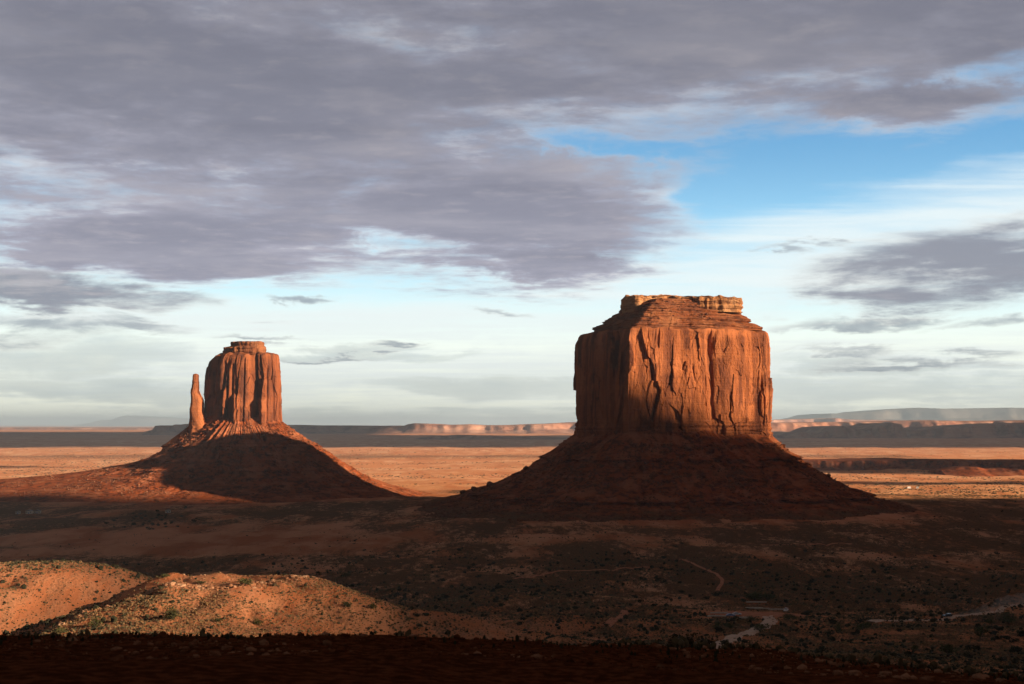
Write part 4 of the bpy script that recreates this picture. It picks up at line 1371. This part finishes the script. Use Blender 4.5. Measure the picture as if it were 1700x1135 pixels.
def off_roads(x, y):
    m = np.ones_like(x)
    m *= (np.hypot(x - LOT[0], y - LOT[1]) > 27)
    for ob in bpy.data.objects:
        if ob.type == 'MESH' and ob.name.split('.')[0] in ('road', 'path'):
            co = np.zeros(len(ob.data.vertices) * 3); ob.data.vertices.foreach_get('co', co); co = co.reshape(-1, 3)[::3]
            for p in co[::2]:
                m *= ((x - p[0]) ** 2 + (y - p[1]) ** 2 > 9)
    return m


def dens_sage(x, y, d):
    c = 0.42 + 1.9 * fbm(x / 55, y / 130, o=4, seed=62) + 0.7 * fbm(x / 14, y / 14, o=2, seed=63)
    c = np.clip(c, 0.05, 1) * (0.62 + 0.38 * sstep(450, 1000, d))
    c = c * np.where(ell(x, y, -330, 1500, 260, 240, 0, 3) > 0.4, 0.1, 1) * np.where(ell(x, y, 20, 500, 60, 35, 0.1) > 0.5, 0.2, 1)
    c = c * np.where((np.abs(x + 78) < 38) & (np.abs(y - 425) < 34), 0.2, 1)
    c = c * (np.hypot(x - 225, y - 2000) > 330) * (np.hypot(x + 452, y - 2440) > 330)
    return c * off_roads(x, y)


def dens_grass(x, y, d):
    return np.clip(0.5 + 1.4 * fbm(x / 40, y / 40, o=3, seed=66), 0.08, 1) * np.where((np.abs(x + 92) < 22) & (np.abs(y - 425) < 40), 0.3, 1) * off_roads(x, y)


def dens_far(x, y, d):
    return np.clip(0.25 + 1.8 * fbm(x / 500, y / 300, o=3, seed=67), 0, 1) * (ell(x, y, -1000, 2500, 500, 260, 0, 4) < 0.3) * (np.hypot(x - 225, y - 2000) > 330) * (np.hypot(x + 452, y - 2440) > 330)


tufts('desert_scrub', 14000, L_SAGE, dens_far, 2500, 8500, 1.8, 6.5, 0.28, 805, ws=0.0)
tufts('sagebrush', 80000, L_SAGE, dens_sage, 270, 1900, 0.6, 1.5, 0.7, 801, ws=0.9)
tufts('dry_grass', 42000, L_STRAW, dens_grass, 270, 900, 0.5, 1.1, 0.8, 802, ws=0.8)
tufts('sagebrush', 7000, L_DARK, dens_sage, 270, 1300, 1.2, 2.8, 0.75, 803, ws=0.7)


def dens_hill(x, y, d):
    c = np.clip(0.55 + 1.6 * fbm(x / 45, y / 45, o=3, seed=68), 0.2, 1)
    return c * np.maximum(ell(x, y, -205, 570, 120, 80, 0, 4), ell(x, y, -84, 410, 62, 75, 0, 4)) * np.where((np.abs(x + 92) < 22) & (np.abs(y - 425) < 34), 0.3, 1)


tufts('dry_grass', 15000, L_STRAW, dens_hill, 300, 680, 0.35, 0.95, 0.7, 811, aspread=21, ws=0.5)
tufts('sagebrush', 6000, L_SAGE, dens_hill, 300, 680, 0.4, 1.3, 0.7, 812, aspread=21, ws=0.5)


def dens_rim(x, y, d):
    return np.clip(0.25 + sstep(25, 31, d) * 0.8, 0, 1)


tufts('dry_grass', 2600, L_DARK, dens_rim, 22, 32.5, 0.02, 0.07, 1.6, 804, 24, 3, 0.5)


def dens_clump(x, y, d):
    return sstep(0.1, 0.35, perlin(x / 1.3, y / 1.3, seed=69)) * sstep(27, 29.5, d)


tufts('dry_grass', 420, L_SAGE, dens_clump, 26, 32.0, 0.06, 0.16, 1.5, 806, 24, 5, 0.5)

# ------------------------------------------------------------------ stones
def rock_mesh(seed, sub=2):
    import bmesh
    bm = bmesh.new(); bmesh.ops.create_icosphere(bm, subdivisions=sub, radius=0.5)
    r = random.Random(seed)
    planes = [Vector((r.gauss(0, 1), r.gauss(0, 1), r.gauss(0, 1))).normalized() for _ in range(9)]
    cut = [r.uniform(0.26, 0.46) for _ in planes]
    for v in bm.verts:
        p = v.co.copy()
        for nrm, c in zip(planes, cut):
            q = p.dot(nrm)
            if q > c: p -= nrm * (q - c)
        v.co = p * (1 + 0.05 * r.uniform(-1, 1))
    V = np.array([v.co[:] for v in bm.verts]); Fc = np.array([[v.index for v in f.verts] for f in bm.faces])
    bm.free()
    return V, Fc


RM = [rock_mesh(s) for s in range(20, 28)]
R_OB = [None] * 8


def boulder(k, loc, size, label, group=None, sc=(1, 1, 1), rz=None, sink=0.25):
    if R_OB[k] is None:
        V, Fc = RM[k]; o = mesh_obj('boulder', V, None, M_BOULDER, None, False, Fc); R_OB[k] = o
    else:
        o = R_OB[k].copy(); COL.objects.link(o)
    o.location = (loc[0], loc[1], loc[2] + size * sc[2] * (0.5 - sink))
    o.scale = (size * sc[0], size * sc[1], size * sc[2])
    o.rotation_euler = (random.uniform(-.3, .3), random.uniform(-.3, .3), random.uniform(0, 6.28) if rz is None else rz)
    tag(o, label, 'boulder', group)
    return o


def talus_near(V, px, row):
    P = V.reshape(-1, 3)
    vis = P[:, 1] < P[:, 1].mean()
    sx = CX + F * P[:, 0] / P[:, 1]; sy = HY - F * P[:, 2] / P[:, 1]
    dd = (sx - px) ** 2 + (sy - row) ** 2 + np.where(P[:, 1] < 2055, 0, 40.0 if V is m_talus else 0)
    return P[np.argmin(dd)]


for k, px, row, wpx, sc, lb in ((0, 767, 819, 13, (1.2, .8, .75), 'pointed slab boulder on the skyline at the foot of the big butte, leftmost of three'),
                                (1, 787, 815, 12, (1, 1, 1), 'rounded boulder on the skyline between the pointed slab and the large block'),
                                (2, 815, 808, 15, (1.1, 1, .95), 'large dark block on the skyline, rightmost of the three big boulders'),
                                (3, 873, 778, 10, (1.2, 1, .8), 'angular block perched on the left skyline of the big talus slope'),
                                (4, 893, 769, 11, (1.4, 1, .7), 'jutting flat block higher on the left skyline of the big talus slope'),
                                (5, 1068, 780, 11, (1, .9, 1.1), 'upright pale red block on the middle of the big talus slope'),
                                (6, 1082, 791, 10, (1.1, .9, .9), 'pale red block just below the upright one on the big talus slope'),
                                (7, 1143, 843, 9, (1, .9, 1), 'dark block near the foot of the big talus slope'),
                                (0, 1376, 790, 8, (1, 1, 1), 'dark boulder on the right skyline of the big talus slope'),
                                (2, 1345, 772, 6, (1.2, 1, .8), 'small block high on the right skyline of the big talus slope')):
    p = talus_near(m_talus, px, row)
    boulder(k, p, wpx / F * p[1], lb, None, sc)

r2 = np.random.default_rng(77)
P = m_talus.reshape(-1, 3)[(np.tile(np.arange(NB), m_talus.shape[0]) >= 0)]
sel = P[(P[:, 1] < 2010) & (P[:, 2] < -38) & (P[:, 2] > -116)]
for i in r2.choice(len(sel), 130, replace=False):
    boulder(int(r2.integers(8)), sel[i], float(2.0 + 4.0 * r2.random() ** 2.5), 'fallen red boulder among others on the shaded talus of the big butte', 'boulders on the big talus slope', (1.2, .9, .7))
P = t_talus.reshape(-1, 3)
sel = P[(P[:, 1] < 2430) & (P[:, 2] < -5) & (P[:, 2] > -112)]
for i in r2.choice(len(sel), 70, replace=False):
    boulder(int(r2.integers(8)), sel[i], float(1.8 + 3.2 * r2.random() ** 2.5), 'fallen red boulder among others on the talus of the mitten butte', 'boulders on the left talus slope', (1.2, .9, .7))
P = V_TOP.reshape(-1, 3)
sel = P[(P[:, 1] < 1985) & (P[:, 2] > 140) & (P[:, 0] > 195) & (P[:, 0] < 275)]
for i in r2.choice(len(sel), 40, replace=False):
    boulder(int(r2.integers(8)), sel[i], float(1.8 + 3.0 * r2.random()), 'pale broken block below the cap of the big butte', 'blocks under the cap rock', (1.2, .9, .7))


def stones(name, n, mat, x, y, s, seed, sink=0.25):
    r = np.random.default_rng(seed)
    z = terrain(x, y)
    Vs = []; Fs = []; off = 0
    for i in range(n):
        V, Fc = RML[int(r.integers(len(RML)))]
        a = r.uniform(0, 6.28); c, q = math.cos(a), math.sin(a)
        S = s[i] * np.array([r.uniform(.8, 1.5), r.uniform(.7, 1.1), r.uniform(.4, .8)])
        W = V * S; W = np.stack([W[:, 0] * c - W[:, 1] * q, W[:, 0] * q + W[:, 1] * c, W[:, 2]], -1)
        Vs.append(W + np.array([x[i], y[i], z[i] + S[2] * (0.5 - sink) * 0.6])); Fs.append(Fc + off); off += len(V)
    return kind(mesh_obj(name, np.concatenate(Vs), None, mat, None, False, np.concatenate(Fs)), 'stuff')


RML = [rock_mesh(s, 1) for s in range(40, 46)]
M_STONE = rock_mat('pale_stone', (0.36, 0.17, 0.09), (0.22, 0.10, 0.055), (0.48, 0.30, 0.19), vert=1.0, band=0.1, size=0.1)
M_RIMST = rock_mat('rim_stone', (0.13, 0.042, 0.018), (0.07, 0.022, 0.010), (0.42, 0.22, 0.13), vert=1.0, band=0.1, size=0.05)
n = 1800
x = r2.normal(-75, 34, n); y = r2.normal(405, 42, n)
stones('scattered_stones', n, M_STONE, x, y, 0.18 + 0.9 * r2.random(n) ** 4, 5)
# two outcrop lines of pale slabs along the crest of the lit hill
t = r2.random(500); x = -118 + 78 * t + r2.normal(0, 2.0, 500); y = 372 + 62 * t + 8 * np.sin(t * 9) + r2.normal(0, 1.6, 500)
stones('scattered_stones', 500, M_STONE, x, y, 0.6 + 1.5 * r2.random(500) ** 2, 6)
n = 5200
d = r2.uniform(17, 34, n); a = np.radians(r2.uniform(-23, 23, n))
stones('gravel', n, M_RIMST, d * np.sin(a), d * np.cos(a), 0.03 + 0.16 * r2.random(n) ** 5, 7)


def rubble(V, n, zlo, zhi, ymax, smin, smax, seed):
    """small broken rock lying all over a talus slope"""
    r = np.random.default_rng(seed)
    P = V.reshape(-1, 3); P = P[(P[:, 1] < ymax) & (P[:, 2] > zlo) & (P[:, 2] < zhi)]
    w = np.clip(0.15 + 1.6 * fbm(P[:, 0] / 45, P[:, 1] / 45, P[:, 2] / 45, o=3, seed=seed), 0.02, 1); w /= w.sum()
    idx = r.choice(len(P), n, p=w)
    Vs = []; Fs = []; off = 0
    for i in idx:
        R, Fc = RML[int(r.integers(len(RML)))]
        s = smin + (smax - smin) * r.random() ** 3
        W = R * (s * np.array([r.uniform(.8, 1.5), r.uniform(.7, 1.2), r.uniform(.5, .9)]))
        a = r.uniform(0, 6.28); c, k = math.cos(a), math.sin(a)
        Vs.append(np.stack([W[:, 0] * c - W[:, 1] * k, W[:, 0] * k + W[:, 1] * c, W[:, 2]], -1) + P[i] + np.array([r.uniform(-2, 2), r.uniform(-1, 1), s * .15])); Fs.append(Fc + off); off += len(R)
    return kind(mesh_obj('rubble', np.concatenate(Vs), None, M_BOULDER, None, False, np.concatenate(Fs)), 'stuff')


rubble(m_talus, 9000, -119, -25, 2020, 0.9, 4.6, 15)
rubble(t_talus, 5000, -119, 0, 2440, 0.9, 3.8, 16)


# dry shrubs on the brink
def twig_shrub(seed, h, label):
    rr = random.Random(seed); r = thing('dry_shrub', label, 'shrub')
    b = MB()
    for k in range(16):
        a = rr.uniform(0, 6.28); t = rr.uniform(.1, .6)
        p = Vector((rr.gauss(0, .05) * h, rr.gauss(0, .05) * h, -.05))
        q = p + Vector((math.cos(a) * t * h * .6, math.sin(a) * t * h * .6, h * rr.uniform(.45, .8)))
        b.tube(p, q, .010, .006, 4)
        for _ in range(3):
            s = p.lerp(q, rr.uniform(.5, 1)); e = s + Vector((rr.gauss(0, .14), rr.gauss(0, .14), rr.uniform(.08, .28))) * h
            b.tube(s, e, .005, .003, 3)
    b.build('twigs', L_BARK, r)
    V, Q = crown_mesh(seed, h * 1.0, h * 1.0, 130, 0.03)
    mesh_obj('leaves', V, None, L_DARK, r, False, Q)
    return r


for i, (px, d, h, lb) in enumerate(((1146, 31.0, .42, 'dark twiggy shrub on the rim edge below the pale road, left of a pair'), (1172, 31.5, .48, 'dark twiggy shrub on the rim edge below the pale road, right of a pair'),
                                    (1120, 31.5, .42, 'thin bare shrub on the rim edge left of the shrub pair'), (1460, 31.5, .40, 'thin shrub at the rim edge on the right'),
                                    (548, 31.5, .16, 'small grass clump on the rim edge below the lit hill'), (610, 31.5, .16, 'second small grass clump on the rim edge, right of the lit hill'))):
    o = twig_shrub(60 + i, h, lb)
    put(o, px2x(px, d), d, 0.3 * i, 0.0)

# dust behind the driving car
md = bpy.data.materials.new('dust'); md.use_nodes = True
nt = md.node_tree; nt.nodes.clear()
o_ = nt.nodes.new('ShaderNodeOutputMaterial'); pv = nt.nodes.new('ShaderNodeVolumePrincipled')
pv.inputs['Color'].default_value = (0.85, 0.72, 0.62, 1); pv.inputs['Density'].default_value = 0.03
nt.links.new(pv.outputs[0], o_.inputs['Volume'])
pts = np.array([hit(a, b)[:2] for a, b in ((1582, 1027), (1610, 1023), (1650, 1015), (1700, 1004), (1760, 990))])
s = np.linspace(0, 4, 70)
cx_ = np.interp(s, np.arange(5), pts[:, 0]); cy_ = np.interp(s, np.arange(5), pts[:, 1])
wd = 1.2 + 1.9 * s; hd = 1.0 + 1.5 * s
th = np.linspace(0, 2 * np.pi, 28, endpoint=False)
nz = 1 + 0.5 * fbm(s[:, None] * 3 + 0 * th, np.cos(th)[None, :] * 1.2 + 0 * s[:, None], np.sin(th)[None, :] * 1.2, o=3, seed=99)
Zb = terrain(cx_, cy_)[:, None] + 0.3
V = np.stack([cx_[:, None] + 0.3 * wd[:, None] * np.cos(th) * nz, cy_[:, None] + wd[:, None] * np.cos(th) * nz, Zb + np.maximum(hd[:, None] * (0.55 + 0.7 * np.sin(th)) * nz, 0.1)], -1)
V = np.concatenate([V[:1] * 0 + V[:1].mean(1, keepdims=True), V, V[-1:] * 0 + V[-1:].mean(1, keepdims=True)], 0)
kind(mesh_obj('dust_cloud', V, None, md, None, True, grid_quads(V.shape[0], 28, True)), 'stuff')
# ------------------------------------------------------------------ air
mh = bpy.data.materials.new('haze'); mh.use_nodes = True
nt = mh.node_tree; nt.nodes.clear()
o_ = nt.nodes.new('ShaderNodeOutputMaterial'); pv = nt.nodes.new('ShaderNodeVolumePrincipled')
pv.inputs['Color'].default_value = (0.56, 0.75, 0.98, 1)
pv.inputs['Density'].default_value = 2.2e-5
pv.inputs['Anisotropy'].default_value = 0.0
nt.links.new(pv.outputs[0], o_.inputs['Volume'])
S = 158000.0
bx = np.array([(-S, -S, -160), (S, -S, -160), (S, S, -160), (-S, S, -160), (-S, -S, 640), (S, -S, 640), (S, S, 640), (-S, S, 640)], float)
hz = mesh_obj('haze', bx, [(0, 3, 2, 1), (4, 5, 6, 7), (0, 1, 5, 4), (1, 2, 6, 5), (2, 3, 7, 6), (3, 0, 4, 7)], mh)
kind(hz, 'stuff')
